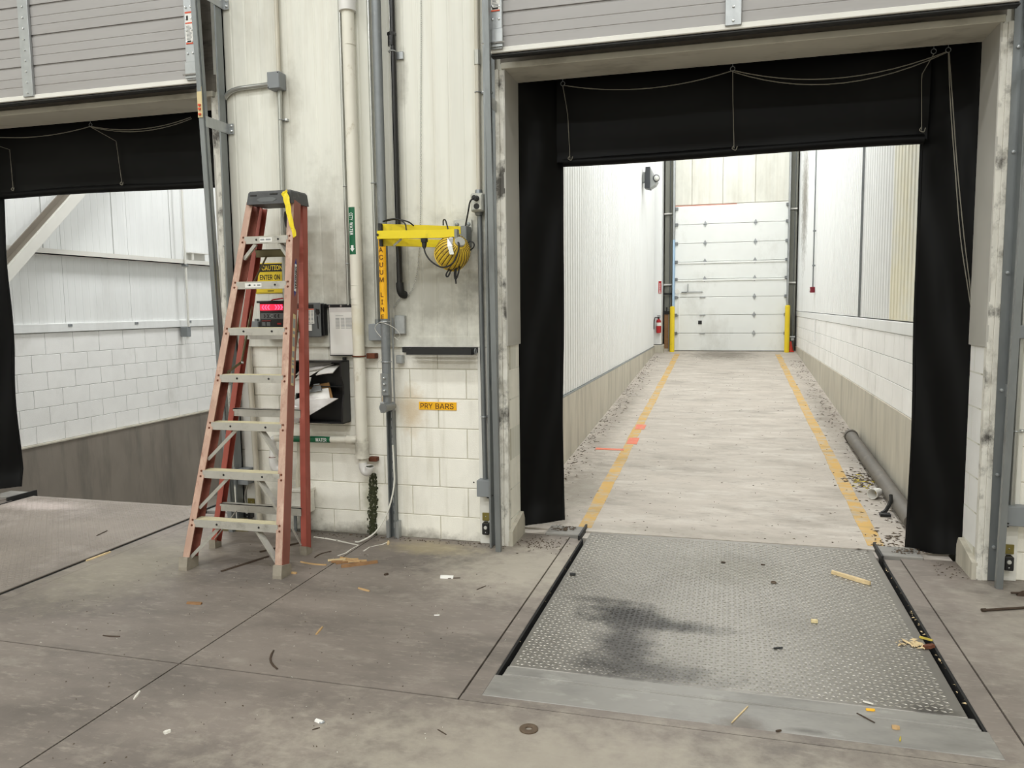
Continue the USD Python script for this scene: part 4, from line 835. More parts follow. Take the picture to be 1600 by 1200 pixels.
part(lh, 'socket_plate', lathe([(0, .012), (.03, .012), (.034, 0)], hd - ax * .083, -ax, 16), m_alum)
part(lh, 'tail_loop', tube(smooth_path([(-1.575, -.33, 1.975), (-1.56, -.3, 2.0), (-1.535, -.3, 1.99), (-1.535, -.3, 1.965), (-1.56, -.3, 1.945)]), .0045, 6), m_rubber)
part(lh, 'tail_loop', tube(smooth_path([(-1.68, -.33, 1.84), (-1.70, -.34, 1.81), (-1.705, -.34, 1.79), (-1.69, -.34, 1.79), (-1.67, -.33, 1.84)]), .005, 6), m_rubber)
part(lh, 'tail_loop', tube(smooth_path([(-1.645, -.33, 1.85), (-1.65, -.34, 1.80), (-1.645, -.34, 1.77), (-1.63, -.34, 1.79), (-1.615, -.33, 1.86)]), .005, 6), m_rubber)
part(lh, 'tail_loop', tube(smooth_path([(-1.635, -.34, 1.86), (-1.642, -.34, 1.79), (-1.641, -.34, 1.74)]), .005, 6), m_rubber)
part(da, 'yoke', cat_([hull([(x + dx, -.40 + dy, z) for x, z in ((-1.668, 2.015), (-1.632, 2.01)) for dx in (0,) for dy in (-.004, .004)] + [(x, -.425 + dy, z) for x, z in ((-1.66, 1.965), (-1.63, 1.965)) for dy in (-.004, .004)]),
                        hull([(x, -.425 + dy, z) for x, z in ((-1.66, 1.967), (-1.63, 1.967)) for dy in (-.004, .004)] + [(x, -.43 + dy, z) for x, z in ((-1.645, 1.915), (-1.618, 1.915)) for dy in (-.004, .004)]), box(-1.66, -1.635, -.4, -.37, 2.0, 2.02)]), m_chrome)

# signs, signal box, panel, clipboard
cs = thing('caution_sign', 'yellow and black caution sign behind the ladder', 'sign', (-3.14, -.022, 1.71))
part(cs, 'plate', box(-3.262, -3.028, -.026, -.0205, 1.708, 1.922, .004), m_ysign)
part(cs, 'header_band', box(-3.256, -3.034, -.0272, -.026, 1.861, 1.916), m_ink)
part(cs, 'header_lettering', text('CAUTION', .032, (-3.122, -.0272, 1.888), depth=.001, bold=True, w=.165), m_ysign)
wt = part(cs, 'warning_triangle', prism([(-.015, -.013), (.015, -.013), (0, .015)], (-3.232, -.0272, 1.887), (1, 0, 0), (0, 0, 1), .001), m_ysign)
part(wt, 'exclamation', text('!', .016, (-3.232, -.0282, 1.8845), depth=.0006, bold=True), m_ink)
part(cs, 'lettering', text('ENTER', .033, (-3.172, -.026, 1.822), depth=.001, bold=True, w=.10), m_ink); part(cs, 'lettering', text('ON', .033, (-3.085, -.026, 1.822), depth=.001, bold=True, w=.044), m_ink)
part(cs, 'small_print', cat_([box(-3.165 + i * .002, -3.115, -.0268, -.026, z, z + .003) for i, z in enumerate((1.728, 1.7225))] ), m_ink)
part(cs, 'border', cat_([box(-3.255, -3.035, -.0268, -.026, 1.714, 1.7155), box(-3.256, -3.2545, -.0268, -.026, 1.714, 1.86)]), m_ink)
lb = thing('signal_box', 'black dock signal box showing lit red chevrons behind the ladder', 'signal box', (-3.09, -.08, 1.46))
part(lb, 'body', box(-3.192, -2.955, -.1, -.02, 1.463, 1.652, .008), m_black)
part(lb, 'hood', box(-3.196, -2.95, -.125, -.1, 1.64, 1.655, .003), m_black)
part(lb, 'side_flange', cat_([box(-3.205, -3.19, -.06, -.045, 1.465, 1.63)]), m_black)
part(lb, 'lamp_window', box(-3.182, -3.005, -.104, -.1, 1.588, 1.632), m_ledw)
chv = []
for x in (-3.168, -3.146, -3.124): chv.append(prism([(.012, .017), (.022, .017), (.010, 0), (.022, -.017), (.012, -.017), (0, 0)], (x, -.104, 1.61), (1, 0, 0), (0, 0, 1), .002))
for x in (-3.066, -3.044, -3.022): chv.append(prism([(0, .017), (.010, .017), (.022, 0), (.010, -.017), (0, -.017), (.012, 0)], (x, -.104, 1.61), (1, 0, 0), (0, 0, 1), .002))
part(lb, 'chevron_light', cat_(chv), m_led, label='glowing red chevrons')
part(lb, 'logo_band', box(-3.178, -2.985, -.103, -.1, 1.527, 1.57, .001), m_panelgrey)
lg = [prism([(0, .013), (.007, .013), (.014, 0), (.007, -.013), (0, -.013), (.007, 0)], (x, -.103, 1.549), (1, 0, 0), (0, 0, 1), .0015) for x in (-3.155, -3.128)]
lg += [prism([(.007, .013), (.014, .013), (.007, 0), (.014, -.013), (.007, -.013), (0, 0)], (x, -.103, 1.549), (1, 0, 0), (0, 0, 1), .0015) for x in (-3.072, -3.045)]
part(lb, 'logo_chevron', cat_(lg), m_ink)
part(lb, 'logo_letter', cat_([box(-3.108, -3.1, -.1045, -.103, 1.536, 1.562), box(-3.108, -3.082, -.1045, -.103, 1.556, 1.562), box(-3.108, -3.082, -.1045, -.103, 1.536, 1.542)]), m_logo)
for x0 in (-3.172, -3.135): part(lb, 'button', box(x0, x0 + .03, -.104, -.1, 1.48, 1.508, .002), m_panelgrey)
part(lb, 'button_caption', cat_([box(-3.172, -3.1, -.1045, -.1, 1.513, 1.518), box(-3.05, -3.02, -.104, -.1, 1.49, 1.5)]), m_red)
part(lb, 'red_wire', tube([(-3.1, -.09, 1.654), (-3.08, -.1, 1.662), (-3.0, -.1, 1.672)], .005, 6), m_red)
lt = thing('switch_box', 'small grey switch box on the wall left of the signal box', 'switch box', (-3.27, -.05, 1.44))
part(lt, 'body', box(-3.31, -3.215, -.085, -.02, 1.455, 1.512, .005), m_greybox); part(lt, 'conduit_stub', cyl((-3.25, -.045, 1.51), (-3.25, -.045, 1.53), .016, 10), m_track); part(lt, 'lower_flange', box(-3.3, -3.2, -.04, -.02, 1.405, 1.43, .004), m_alum)
dpn = thing('shelf_bracket', 'dark metal bracket under the red signal box', 'bracket', (-3.08, -.05, 1.39))
part(dpn, 'plate', box(-3.165, -2.96, -.07, -.02, 1.395, 1.415, .002), m_black); part(dpn, 'lip', box(-3.17, -2.955, -.074, -.07, 1.388, 1.402), m_track)
ep = thing('disconnect_panel', 'dark grey electrical disconnect panel right of the ladder', 'electrical panel', (-2.8, -.07, 1.4))
part(ep, 'body', box(-2.93, -2.722, -.1, -.02, 1.405, 1.635, .006), m_panelgrey); part(ep, 'door', box(-2.932, -2.708, -.114, -.1, 1.402, 1.637, .005), m_panelgrey)
part(ep, 'label_sheet', box(-2.9, -2.755, -.1155, -.114, 1.495, 1.598), m_paper, label='printed white safety label')
part(ep, 'label_header', box(-2.9, -2.758, -.1165, -.114, 1.6, 1.626), m_ink)
part(ep, 'label_print', cat_([box(-2.845 + dx, -2.83 + dx, -.1163, -.1155, z, z + .004) for dx in (.02, .046, .068) for z in np.arange(1.503, 1.58, .0085)]), m_logo)
part(ep, 'label_stripe', box(-2.9, -2.755, -.1163, -.1155, 1.59, 1.597), m_orangestk)
part(ep, 'small_sticker', box(-2.85, -2.775, -.1155, -.114, 1.445, 1.49), m_paper)
part(ep, 'handle', cat_([hull([(-2.735 + a, -.126 + d, 1.577 + b) for a, b in ((0, .02), (.022, .012), (.024, -.01), (.006, -.02), (-.004, 0)) for d in (0, .012)]), bar((-2.731, -.116, 1.545), (-2.726, -.116, 1.46), .006, .004)]), m_ink, label='black rotary handle')
part(ep, 'side_hinge', box(-2.722, -2.70, -.085, -.03, 1.41, 1.63, .003), m_black)
cr = thing('mounting_rail', 'black horizontal mounting rail above the white clipboard', 'rail', (-2.6, -.03, 1.6))
part(cr, 'rail', box(-2.71, -2.5, -.045, -.02, 1.602, 1.625, .003), m_black); part(cr, 'screw', cat_([lathe([(0, .005), (.007, .004), (.008, 0)], (x, -.045, 1.613), (0, -1, 0), 8) for x in (-2.675, -2.585)]), m_chrome)
cb = thing('document_holder', 'clear document holder with white sheet beside the water pipe', 'document holder', (-2.58, -.04, 1.27))
part(cb, 'backing', box(-2.68, -2.46, -.05, -.04, 1.27, 1.605, .002), m_black)
part(cb, 'clear_cover', box(-2.675, -2.462, -.053, -.05, 1.275, 1.603, .002), m_film)
part(cb, 'paper', box(-2.668, -2.47, -.0545, -.053, 1.285, 1.57), m_paper)
part(cb, 'print', cat_([box(x, x + w, -.0552, -.0545, z, z + .0035) for x, w in ((-2.625, .03), (-2.585, .028), (-2.55, .05)) for z in np.arange(1.46, 1.53, .0085)]), m_logo)
part(cb, 'heading', box(-2.625, -2.565, -.0552, -.0545, 1.545, 1.5475), m_logo)
part(cb, 'red_mark', cat_([box(-2.485, -2.48, -.0556, -.0545, 1.47, 1.52)]), m_red)

# black wall file full of papers
wfile = thing('wall_file', 'open black wall file bin right of the ladder', 'wall file', (-2.72, -.1, .8))
x0, x1, z0, z1, yb = -2.93, -2.555, .805, 1.238, -.13
part(wfile, 'back', box(x0, x1, -.02, -.008, z0, z1, .003), m_black)
part(wfile, 'top', box(x0, x1, yb, -.02, z1 - .01, z1, .003), m_black)
q = [(-.02, z0), (yb, z0), (yb + .01, z0 + .12), (yb + .035, z0 + .2), (yb + .035, z0 + .26), (yb, z0 + .33), (yb, z1), (-.02, z1)]
part(wfile, 'side', prism([(a, b) for a, b in q], (x1 - .012, 0, 0), (0, 1, 0), (0, 0, 1), .012), m_black)
part(wfile, 'side', prism([(a, b) for a, b in q], (x0, 0, 0), (0, 1, 0), (0, 0, 1), .012), m_black)
part(wfile, 'bottom', box(x0, x1, yb, -.02, z0, z0 + .01, .003), m_black)
part(wfile, 'shelf', box(x0 + .012, x1 - .012, yb + .04, -.02, z0 + .25, z0 + .256), m_black)
part(wfile, 'hook', box(x1 - .04, x1 - .02, -.03, -.008, z1, z1 + .02), m_black)
def page(name, P, m, label, cat, th=.0025, group=None, bulge=.01):
    P = np.array(P, float)
    f = lambda u, v: ((1 - u) * (1 - v))[..., None] * P[0] + (u * (1 - v))[..., None] * P[1] + (u * v)[..., None] * P[2] + ((1 - u) * v)[..., None] * P[3] + (np.sin(u * np.pi) * np.sin(v * np.pi + .4) * bulge)[..., None] * np.array([0, -1, .4])
    return single(name, sheet(f, 10, 10, th), m, label, cat, 40, group)
page('paper_sheet', [(-2.90, -.15, 1.105), (-2.80, -.16, 1.125), (-2.665, -.06, 1.222), (-2.86, -.05, 1.225)], m_paper, 'topmost white sheet sticking out of the black wall file', 'paper', .004)
page('paper_sheet', [(-2.90, -.14, 1.14), (-2.72, -.13, 1.185), (-2.64, -.07, 1.215), (-2.87, -.04, 1.212)], m_film, 'grey lined sheet lying over others in the black wall file', 'paper', .003)
page('paper_sheet', [(-2.74, -.145, 1.142), (-2.615, -.14, 1.158), (-2.60, -.07, 1.205), (-2.72, -.07, 1.195)], m_paper, 'folded white sheet at right top of the black wall file', 'paper', .006)
pk = page('paper_packet', [(-2.945, -.15, 1.012), (-2.80, -.16, 1.02), (-2.78, -.14, 1.128), (-2.94, -.14, 1.115)], m_paper, 'printed stapled packet drooping from the wall file', 'paper', .008, bulge=.012)
cbp = thing('clipboard', 'brown clipboard with grey clip and white pages in the wall file', 'clipboard', (-2.75, -.12, .95))
P4 = lambda a, o: [tuple(np.array(p) + (0, o, 0)) for p in a]
brd = [(-2.88, -.135, .95), (-2.62, -.135, .97), (-2.69, -.06, 1.085), (-2.83, -.06, 1.06)]
part(cbp, 'board', hull(P4(brd, 0) + P4(brd, .006)), m_card)
pg = [(-2.87, -.144, .965), (-2.64, -.144, .98), (-2.685, -.08, 1.052), (-2.83, -.08, 1.035)]
part(cbp, 'page', hull(P4(pg, 0) + P4(pg, .003)), m_paper)
part(cbp, 'clip', cat_([hull([(-2.81, -.11, 1.02), (-2.715, -.11, 1.035), (-2.735, -.09, 1.065), (-2.79, -.09, 1.058), (-2.81, -.122, 1.018), (-2.715, -.122, 1.033), (-2.735, -.1, 1.067), (-2.79, -.1, 1.06)]), cyl((-2.785, -.1, 1.07), (-2.74, -.1, 1.075), .006, 8)]), m_galv, label='grey metal clip')
bn = thing('plastic_binder', 'glossy white plastic sleeve jutting out of the wall file', 'binder', (-2.8, -.16, .8))
sl_ = [(-2.86, -.23, .815), (-2.575, -.15, .985), (-2.83, -.135, 1.0), (-3.0, -.18, .925)]
part(bn, 'sleeve', sheet(lambda u, v: ((1 - u) * (1 - v))[..., None] * np.array(sl_[0]) + (u * (1 - v))[..., None] * np.array(sl_[1]) + (u * v)[..., None] * np.array(sl_[2]) + ((1 - u) * v)[..., None] * np.array(sl_[3]) + (.012 * np.sin(u * 5) * np.sin(v * np.pi))[..., None] * np.array([0, -1, .5]), 14, 10, .006), m_film, 40)
part(bn, 'spine', hull([(a + dx, b, c_ + dz) for a, b, c_ in ((-3.01, -.19, .905), (-2.935, -.235, .815), (-2.905, -.235, .80), (-2.99, -.175, .885)) for dx, dz in ((0, 0), (.006, .006))]), m_black)

# ------------------------------------------------------------------ step ladder, folded and leaning to the wall
TH = math.radians(14.935)
ld = thing('step_ladder', 'tall orange fibreglass step ladder with aluminium steps standing by the cream wall', 'ladder', (-2.93, -.75, 0))
fr = lambda s, side: np.array(((-3.228 + .0718 * s) if side < 0 else (-2.572 - .0766 * s), -.974 + math.sin(TH) * s, math.cos(TH) * s))
nf = np.array((0, -math.cos(TH), math.sin(TH)))                      # square to the front, towards the viewer
RD, RW, RTk = .08, .046, .005
for sd in (-1, 1):
    p0, p1 = fr(.02, sd), fr(2.38, sd)
    web = part(ld, 'front_rail', beam(p0, p1, [(sd * RW / 2 - RTk / 2, 0), (sd * RW / 2 + RTk / 2, 0), (sd * RW / 2 + RTk / 2, RD), (sd * RW / 2 - RTk / 2, RD)], (1, 0, 0)), m_fgd)
    for q0, mm in ((0, m_fgl), (RD, m_fgd)):
        part(web, 'flange', beam(p0, p1, [(-RW / 2, q0 - RTk / 2), (RW / 2, q0 - RTk / 2), (RW / 2, q0 + RTk / 2), (-RW / 2, q0 + RTk / 2)], (1, 0, 0)), mm)
    f0 = fr(0, sd)
    part(ld, 'foot', hull([f0 + (dx, dy, dz) for dx in (-.03, .03) for dy, dz in ((-.012, 0), (.1, .0), (.105, .06), (-.012, .02), (.0, .08))]), m_foot)
    b0, b1 = (np.array((-3.335, -.515, .0)), np.array((-3.068, -.2, 2.28))) if sd < 0 else (np.array((-2.655, -.505, 0)), np.array((-2.765, -.2, 2.28)))
    rr = part(ld, 'rear_rail', beam(b0, b1, [(sd * .017 - .0025, -.028), (sd * .017 + .0025, -.028), (sd * .017 + .0025, .028), (sd * .017 - .0025, .028)], (1, 0, 0)), m_fgr)
    for q0 in (-.028, .028): part(rr, 'flange', beam(b0, b1, [(-.0195, q0 - .0025), (.0195, q0 - .0025), (.0195, q0 + .0025), (-.0195, q0 + .0025)], (1, 0, 0)), m_fgr)
    part(ld, 'foot', hull([b0 + (dx, dy, dz) for dx in (-.024, .024) for dy, dz in ((-.035, 0), (.035, 0), (.035, .03), (-.035, .06))]), m_foot)
    sp0 = fr(1.25, sd) - nf * .05; rb = b0 + (b1 - b0) * (1.62 / 2.28)
    mid = (sp0 + rb) / 2 + (0, 0, -.16)
    sp = part(ld, 'spreader', cat_([bar(sp0 - (sd * .022, 0, 0), mid - (sd * .022, 0, 0), .016, .005, (0, 1, 0)), bar(rb - (sd * .026, 0, 0), mid - (sd * .026, 0, 0), .016, .005, (0, 1, 0))]), m_olive, label='olive folding spreader')
    part(sp, 'rivet', lathe([(0, .01), (.009, .008), (.01, 0)], mid - (sd * .03, 0, 0), (-sd, 0, 0), 8), m_chrome)
for k in range(7):
    s = .2895 + .3048 * k; a, b = fr(s, -1) + (.012, 0, 0), fr(s, 1) - (.012, 0, 0)
    ya, za = a[1], a[2]
    w = [(a[0], b[0])]
    lip0, lip1 = za - .026, za + .022
    stp = part(ld, 'step', cat_([box(a[0], b[0], ya - .004, ya + .003, lip0, lip1, .001), box(a[0], b[0], ya + .078, ya + .082, lip0 + .012, lip1, .001)]), m_step)
    part(stp, 'tread', cat_([box(a[0], b[0], ya - .003, ya + .082, lip1 - .004, lip1, .001)] + [box(a[0], b[0], ya + t, ya + t + .005, lip1, lip1 + .0016) for t in (.004, .02, .036, .052, .068)]), m_treaddust)
    part(stp, 'rivet', cat_([lathe([(0, .004), (.006, .003), (.007, 0)], fr(s + dz, sd) + nf * .003, nf, 8) for sd in (-1, 1) for dz in (-.015, .018)]), m_rust)
    part(stp, 'rivet', cat_([lathe([(0, .004), (.006, .003), (.007, 0)], (x, ya - .004, za), (0, -1, 0), 8) for x in (a[0] * .72 + b[0] * .28, a[0] * .22 + b[0] * .78)]), m_ink)
    if k in (0, 1, 2, 6):
        for sd in (-1, 1):
            if k == 6: e0, e1 = fr(s - .12, sd), np.array(((a if sd < 0 else b)[0] - sd * .07, ya + .02, lip0))
            else: e0, e1 = fr(s - .21, sd), np.array(((a if sd < 0 else b)[0] - sd * .16, ya + .03, lip0))
            br_ = part(stp, 'knee_brace', bar(e0 - nf * .03 - (sd * .012, 0, 0), e1, .032, .02, (0, 1, .4)), m_step)
    if k in (5, 6): part(stp, 'paper_label', box(*((-3.02, -2.90) if k == 5 else (-2.95, -2.86)), ya - .0055, ya - .004, za - .016, za + .013), m_paper, label='worn white label')
    if k in (5, 6): part(stp, 'label_print', cat_([box(x, x + w_, ya - .0063, ya - .0055, za - .006, za + .004) for x, w_ in (((-3.0, .02), (-2.955, .012), (-2.93, .022)) if k == 5 else ((-2.945, .03), (-2.905, .036)))]), m_logo)
rear = lambda t, sd: (np.array((-3.335, -.515, .0)) * (1 - t) + np.array((-3.068, -.2, 2.28)) * t) if sd < 0 else (np.array((-2.655, -.505, 0)) * (1 - t) + np.array((-2.765, -.2, 2.28)) * t)
for t in (.122, .40, .625, .865):
    a, b = rear(t, -1), rear(t, 1)
    part(ld, 'rear_brace', cat_([box(a[0] + .012, b[0] - .012, a[1] - .03, a[1] - .026, a[2] - .028, a[2] + .024), box(a[0] + .012, b[0] - .012, a[1] - .03, a[1] + .012, a[2] + .02, a[2] + .024)]), m_olive if t > .8 else m_step)
for sd in (-1, 1):
    a, b = rear(.122, sd), rear(.01, sd)
    part(ld, 'knee_brace', bar(b - (sd * .015, .03, -.04), a - (sd * .14, .03, .02), .018, .003, (0, 1, 0)), m_step)
a, b = rear(.865, -1), rear(.76, -1); part(ld, 'knee_brace', bar(b + (.015, -.03, 0), a + (.1, -.03, -.02), .018, .003, (0, 1, 0)), m_olive)
# cap
c0, c1, zt, zb = -3.05, -2.735, 2.362, 2.277
cap = part(ld, 'cap', hull([(x, y, z) for x, y, z in [(c0 + .012, -.385, zt), (c1 - .008, -.385, zt), (c0 + .012, -.195, zt), (c1 - .008, -.195, zt), (c0 + .004, -.392, zt - .012), (c1, -.392, zt - .012), (c0 + .004, -.188, zt - .012), (c1, -.188, zt - .012), (c0 - .008, -.4, zb), (c1 + .006, -.4, zb), (c0 - .008, -.178, zb), (c1 + .006, -.178, zb)]]), m_cap, label='dark grey moulded cap')
part(cap, 'tool_slot', cat_([box(-3.03, -2.985, -.3975, -.39, 2.332, 2.337), box(-2.885, -2.83, -.3975, -.39, 2.337, 2.342)]), m_ink)
part(cap, 'embossed_badge', prism([(0, 0), (.03, .014), (.12, .014), (.15, 0), (.12, -.014), (.03, -.014)], (-2.985, -.396, 2.305), (1, 0, 0), (0, .1, 1), .003), m_panelgrey)
part(ld, 'tool_cup', lathe([(.001, 0), (.03, .002), (.05, .03), (.055, .08), (.05, .12), (.03, .13)], (-2.87, -.16, 2.13), (0, 0, 1), 16), m_cap, 30, label='dark plastic cup below the cap')
part(ld, 'tool_neck', cyl((-2.865, -.16, 2.08), (-2.865, -.16, 2.14), .022, 12), m_cap)
# labels on the right rail's outer side
def rail_pt(s, d): return fr(s, 1) + (RW / 2 + RTk / 2 + .0004, 0, 0) - nf * d
ts = np.array((0, math.sin(TH), math.cos(TH))); tx = np.array((-.0766, math.sin(TH), math.cos(TH))); tx /= np.linalg.norm(tx)
lz = part(ld, 'brand_label', prism([(-.13, 0), (-.09, .014), (.09, .014), (.13, 0), (.09, -.014), (-.09, -.014)], rail_pt(1.87, .042), tx, -nf, .001), m_navy, label='narrow blue and white brand label')
part(lz, 'label_field', prism([(-.09, .011), (.09, .011), (.09, -.011), (-.09, -.011)], rail_pt(1.87, .042) + (.001, 0, 0), tx, -nf, .0008), m_wink)
part(lz, 'lettering', text('WERNER', .016, rail_pt(1.87, .042) + (.0018, 0, 0), tx, -nf * -1 if False else np.cross((1, 0, 0), tx), .0008, bold=True, w=.15), m_ink)
wl_ = part(ld, 'warning_label', prism([(-.25, .016), (.21, .016), (.21, -.016), (-.25, -.016)], rail_pt(1.42, .045), tx, -nf, .0008), m_tan, label='long worn warning label')
part(wl_, 'print', cat_([prism([(t, .012), (t + w_, .012), (t + w_, -.012), (t, -.012)], rail_pt(1.42, .045) + (.0009, 0, 0), tx, -nf, .0006) for t, w_ in ((-.235, .05), (-.17, .03), (-.12, .012), (-.1, .012), (-.07, .04), (.0, .06), (.08, .02), (.12, .06))]), m_logo)
# yellow tape
tp = np.array([(-2.765, -.41, 2.352), (-2.765, -.418, 2.335), (-2.75, -.424, 2.30), (-2.737, -.428, 2.24), (-2.722, -.43, 2.17), (-2.708, -.428, 2.11), (-2.698, -.425, 2.058)])
tw = np.array([.036, .042, .042, .036, .032, .026, .022])
def tapef(u, v):
    t = u * (len(tp) - 1); c_ = np.stack([np.interp(t, range(len(tp)), tp[:, i]) for i in range(3)], -1); w_ = np.interp(t, range(len(tp)), tw)
    c_[..., 0] += (v - .5) * w_; c_[..., 1] += .004 * np.sin(u * 31 + v * 5) - .006 * np.abs(v - .5) * np.cos(u * 9); c_[..., 2] += (v - .5) * .012
    return c_
single('tape_strip', sheet(tapef, 28, 6, .0012), m_tape, 'crumpled yellow caution tape strip hanging from the ladder cap', 'tape', 40)

# ------------------------------------------------------------------ black dock curtains, ropes
def side_curtain(c, s, label):
    X = lambda d: c + s * d
    def f(u, v):                                      # u: from the jamb inwards, v: upwards
        z = .035 + v * 3.3
        x = X(1) * 0 + c + s * (1.46 - .315 * u + .006 * np.sin(z * 2.3)); y = .30 + .22 * u
        fold = .018 * np.sin(u * 5 + z * 3.1 + s) * np.sin(np.clip(u, 0, 1) * np.pi) + .012 * np.sin(u * 9 - z * 5.2)
        flap = np.clip((.16 + .03 * u - z) / .12, 0, 1)
        return np.stack([x - s * .01 * flap, y + fold - .035 * flap, z - .03 * flap * u * (1 if s > 0 else -.6)], -1)
    t = thing('dock_curtain', label, 'dock curtain', (X(1.3), .4, 0))
    part(t, 'panel', sheet(f, 22, 60, .014), m_curtain, 50)
    part(t, 'edge_hem', tube([f(np.array(1.0), np.array(v)) for v in np.linspace(0, 1, 40)], .012, 8), m_curtain, 50)
side_curtain(CX, -1, 'black side curtain hanging at left of the ramp opening')
side_curtain(CX, 1, 'black creased side curtain hanging at right of the ramp opening')
side_curtain(LX, -1, 'black side curtain at the far left dock opening')
def head_curtain(c, label):
    def f(u, v):
        z = 2.585 + v * .85; x = c - 1.16 + 2.32 * u
        y = .47 + .012 * np.sin(x * 4 + z * 6) * (1 - v) + .02 * np.exp(-((z - 2.63) / .05) ** 2) - .015
        return np.stack([x, y, z + .008 * np.sin(x * 2.1) * (1 - v)], -1)
    t = thing('head_curtain', label, 'dock curtain', (c, .47, 2.56))
    part(t, 'panel', sheet(f, 50, 22, .012), m_curtain, 50)
    part(t, 'hem', tube([(c - 1.12 + 2.26 * i / 20, .475, 2.588 + .008 * math.sin((c - 1.12 + 2.26 * i / 20) * 2.1)) for i in range(21)], .03, 10), m_curtain, 50)
    part(t, 'backing', box(c - 1.6, c + 1.6, .56, .60, 3.1, 4.2), m_curtain)
head_curtain(CX, 'black head curtain hanging across the top of the ramp opening')
head_curtain(LX, 'black head curtain hanging across the top of the dock opening')
def catn(a, b, sag, n=14):
    a, b = np.array(a, float), np.array(b, float); t = np.linspace(0, 1, n)[:, None]
    return a + (b - a) * t - np.array([0, 0, 1]) * sag * 4 * t * (1 - t)
def ring(x, y, z, label):
    t = thing('rope_ring', label, 'ring', (x, y, z), 'rope rings under the headers')
    part(t, 'ring', torus((x, y, z), (0, 1, 0), .014, .0025, 16, 6), m_track); part(t, 'screw_eye', cyl((x, y, z + .014), (x, y, 3.1), .003, 6), m_track)
YR = .31
for x, lab in ((-1.094, 'steel rope ring at left end of the ramp header'), (-.007, 'steel rope ring at the middle of the ramp header'), (1.135, 'steel rope ring at right of the ramp header, before the last'), (1.212, 'last steel rope ring by the right jamb of the ramp opening'), (-4.905, 'steel rope ring under the dock opening header')): ring(x, YR, 3.066, lab)
def rope(pts, label, r=.0032):
    t = tube(pts, r, 6); single('pull_rope', t, m_rope, label, 'rope', 40)
rope(catn((-1.09, YR, 3.055), (-.007, YR, 3.055), .065), 'sagging rope across the left half of the ramp header')
rope(catn((-.007, YR, 3.057), (1.205, YR, 3.057), .10), 'upper of two sagging ropes across the right half of the ramp header')
rope(catn((-.005, YR + .01, 3.05), (1.205, YR + .01, 3.055), .125), 'lower of two sagging ropes across the right half of the ramp header')
def knot(p): return [tube(smooth_path([np.array(p) + (0, 0, .02), np.array(p) + (-.012, -.008, 0), np.array(p) + (.01, -.01, -.012), np.array(p) + (.02, -.008, .012)]), .003, 6)]
def drop(pts, label): single('drop_rope', cat_([tube(pts, .0028, 6)] + knot(pts[-1])), m_rope, label, 'rope')
drop([(-1.094, YR, 3.05), (-1.09, .41, 2.94), (-1.085, .43, 2.88), (-1.073, .44, 2.60)], 'drop rope at the left end of the ramp head curtain')
drop([(-.007, YR, 3.05), (-.004, .41, 2.93), (.009, .44, 2.60)], 'drop rope at the middle of the ramp head curtain')
drop([(1.135, YR, 3.05), (1.097, .41, 2.965), (1.10, .43, 2.9), (1.112, .44, 2.64)], 'drop rope at the right end of the ramp head curtain')
for o, lab in ((0, 'front strand of the long pull rope by the right jamb'), (.012, 'rear strand of the long pull rope by the right jamb')):
    rope(smooth_path([(1.213 + o * .3, YR, 3.055), (1.235 + o, YR - .005, 2.75), (1.27 + o, YR - .01, 2.4), (1.315 + o * 1.6, YR - .015, 1.98), (1.365 + o, YR - .02, 1.68), (1.384 + o * .2, YR - .03, 1.56)]), lab)
rope(catn((-4.905, YR, 3.055), (-3.98, YR, 3.058), .055), 'upper rope sagging right across the dock header')
rope(catn((-4.903, YR + .01, 3.05), (-3.98, YR + .01, 3.05), .062), 'lower rope sagging right across the dock header')
rope(catn((-4.905, YR, 3.055), (-6.0, YR, 3.055), .045), 'rope sagging left across the dock header')
drop([(-4.905, YR, 3.05), (-4.76, .41, 2.95), (-4.753, .44, 2.62)], 'drop rope with knot on the dock head curtain')
drop([(-5.95, YR, 3.0), (-5.83, .41, 2.95), (-5.855, .44, 2.63)], 'drop rope at far left of the dock head curtain')

# ------------------------------------------------------------------ things in the ramp corridor
for x, lab in ((-1.165, 'yellow steel bollard by the pass door and extinguisher'), (1.115, 'yellow steel bollard in front of the red cone')):
    z = rz(11.87); t = thing('bollard', lab, 'bollard', (x, 11.87, z), 'bollards flanking the far door')
    part(t, 'post', cyl((x, 11.87, z - .02), (x, 11.87, z + .925), .049, 24), m_boll, 30)
    part(t, 'cap', lathe([(.049, 0), (.045, .014), (.03, .024), (0, .028)], (x, 11.87, z + .925), (0, 0, 1), 24), m_boll, 30)
fe = thing('fire_extinguisher', 'red fire extinguisher hung on the white pilaster', 'fire extinguisher', (-1.42, 11.6, 1.0))
part(fe, 'cylinder', lathe([(0, 0), (.045, .003), (.05, .02), (.05, .23), (.042, .265), (.018, .285), (.018, .3)], (-1.42, 11.6, 1.02), (0, 0, 1), 20), m_red, 30)
part(fe, 'label_band', cyl((-1.42, 11.6, 1.17), (-1.42, 11.6, 1.24), .0505, 20), m_paper, 30)
part(fe, 'valve', cat_([cyl((-1.42, 11.6, 1.31), (-1.42, 11.6, 1.345), .016, 10), box(-1.45, -1.38, 11.59, 11.61, 1.345, 1.36), box(-1.45, -1.385, 11.59, 11.61, 1.37, 1.38)]), m_black)
part(fe, 'hose', tube(smooth_path([(-1.43, 11.59, 1.33), (-1.49, 11.57, 1.34), (-1.51, 11.57, 1.26), (-1.515, 11.58, 1.1)]), .009, 8), m_rubber, 30)
part(fe, 'hanger', box(-1.43, -1.41, 11.64, 11.662, 1.25, 1.3), m_track)
es = thing('extinguisher_sign', 'narrow red arrow sign above the fire extinguisher', 'sign', (-1.395, 11.65, 1.79))
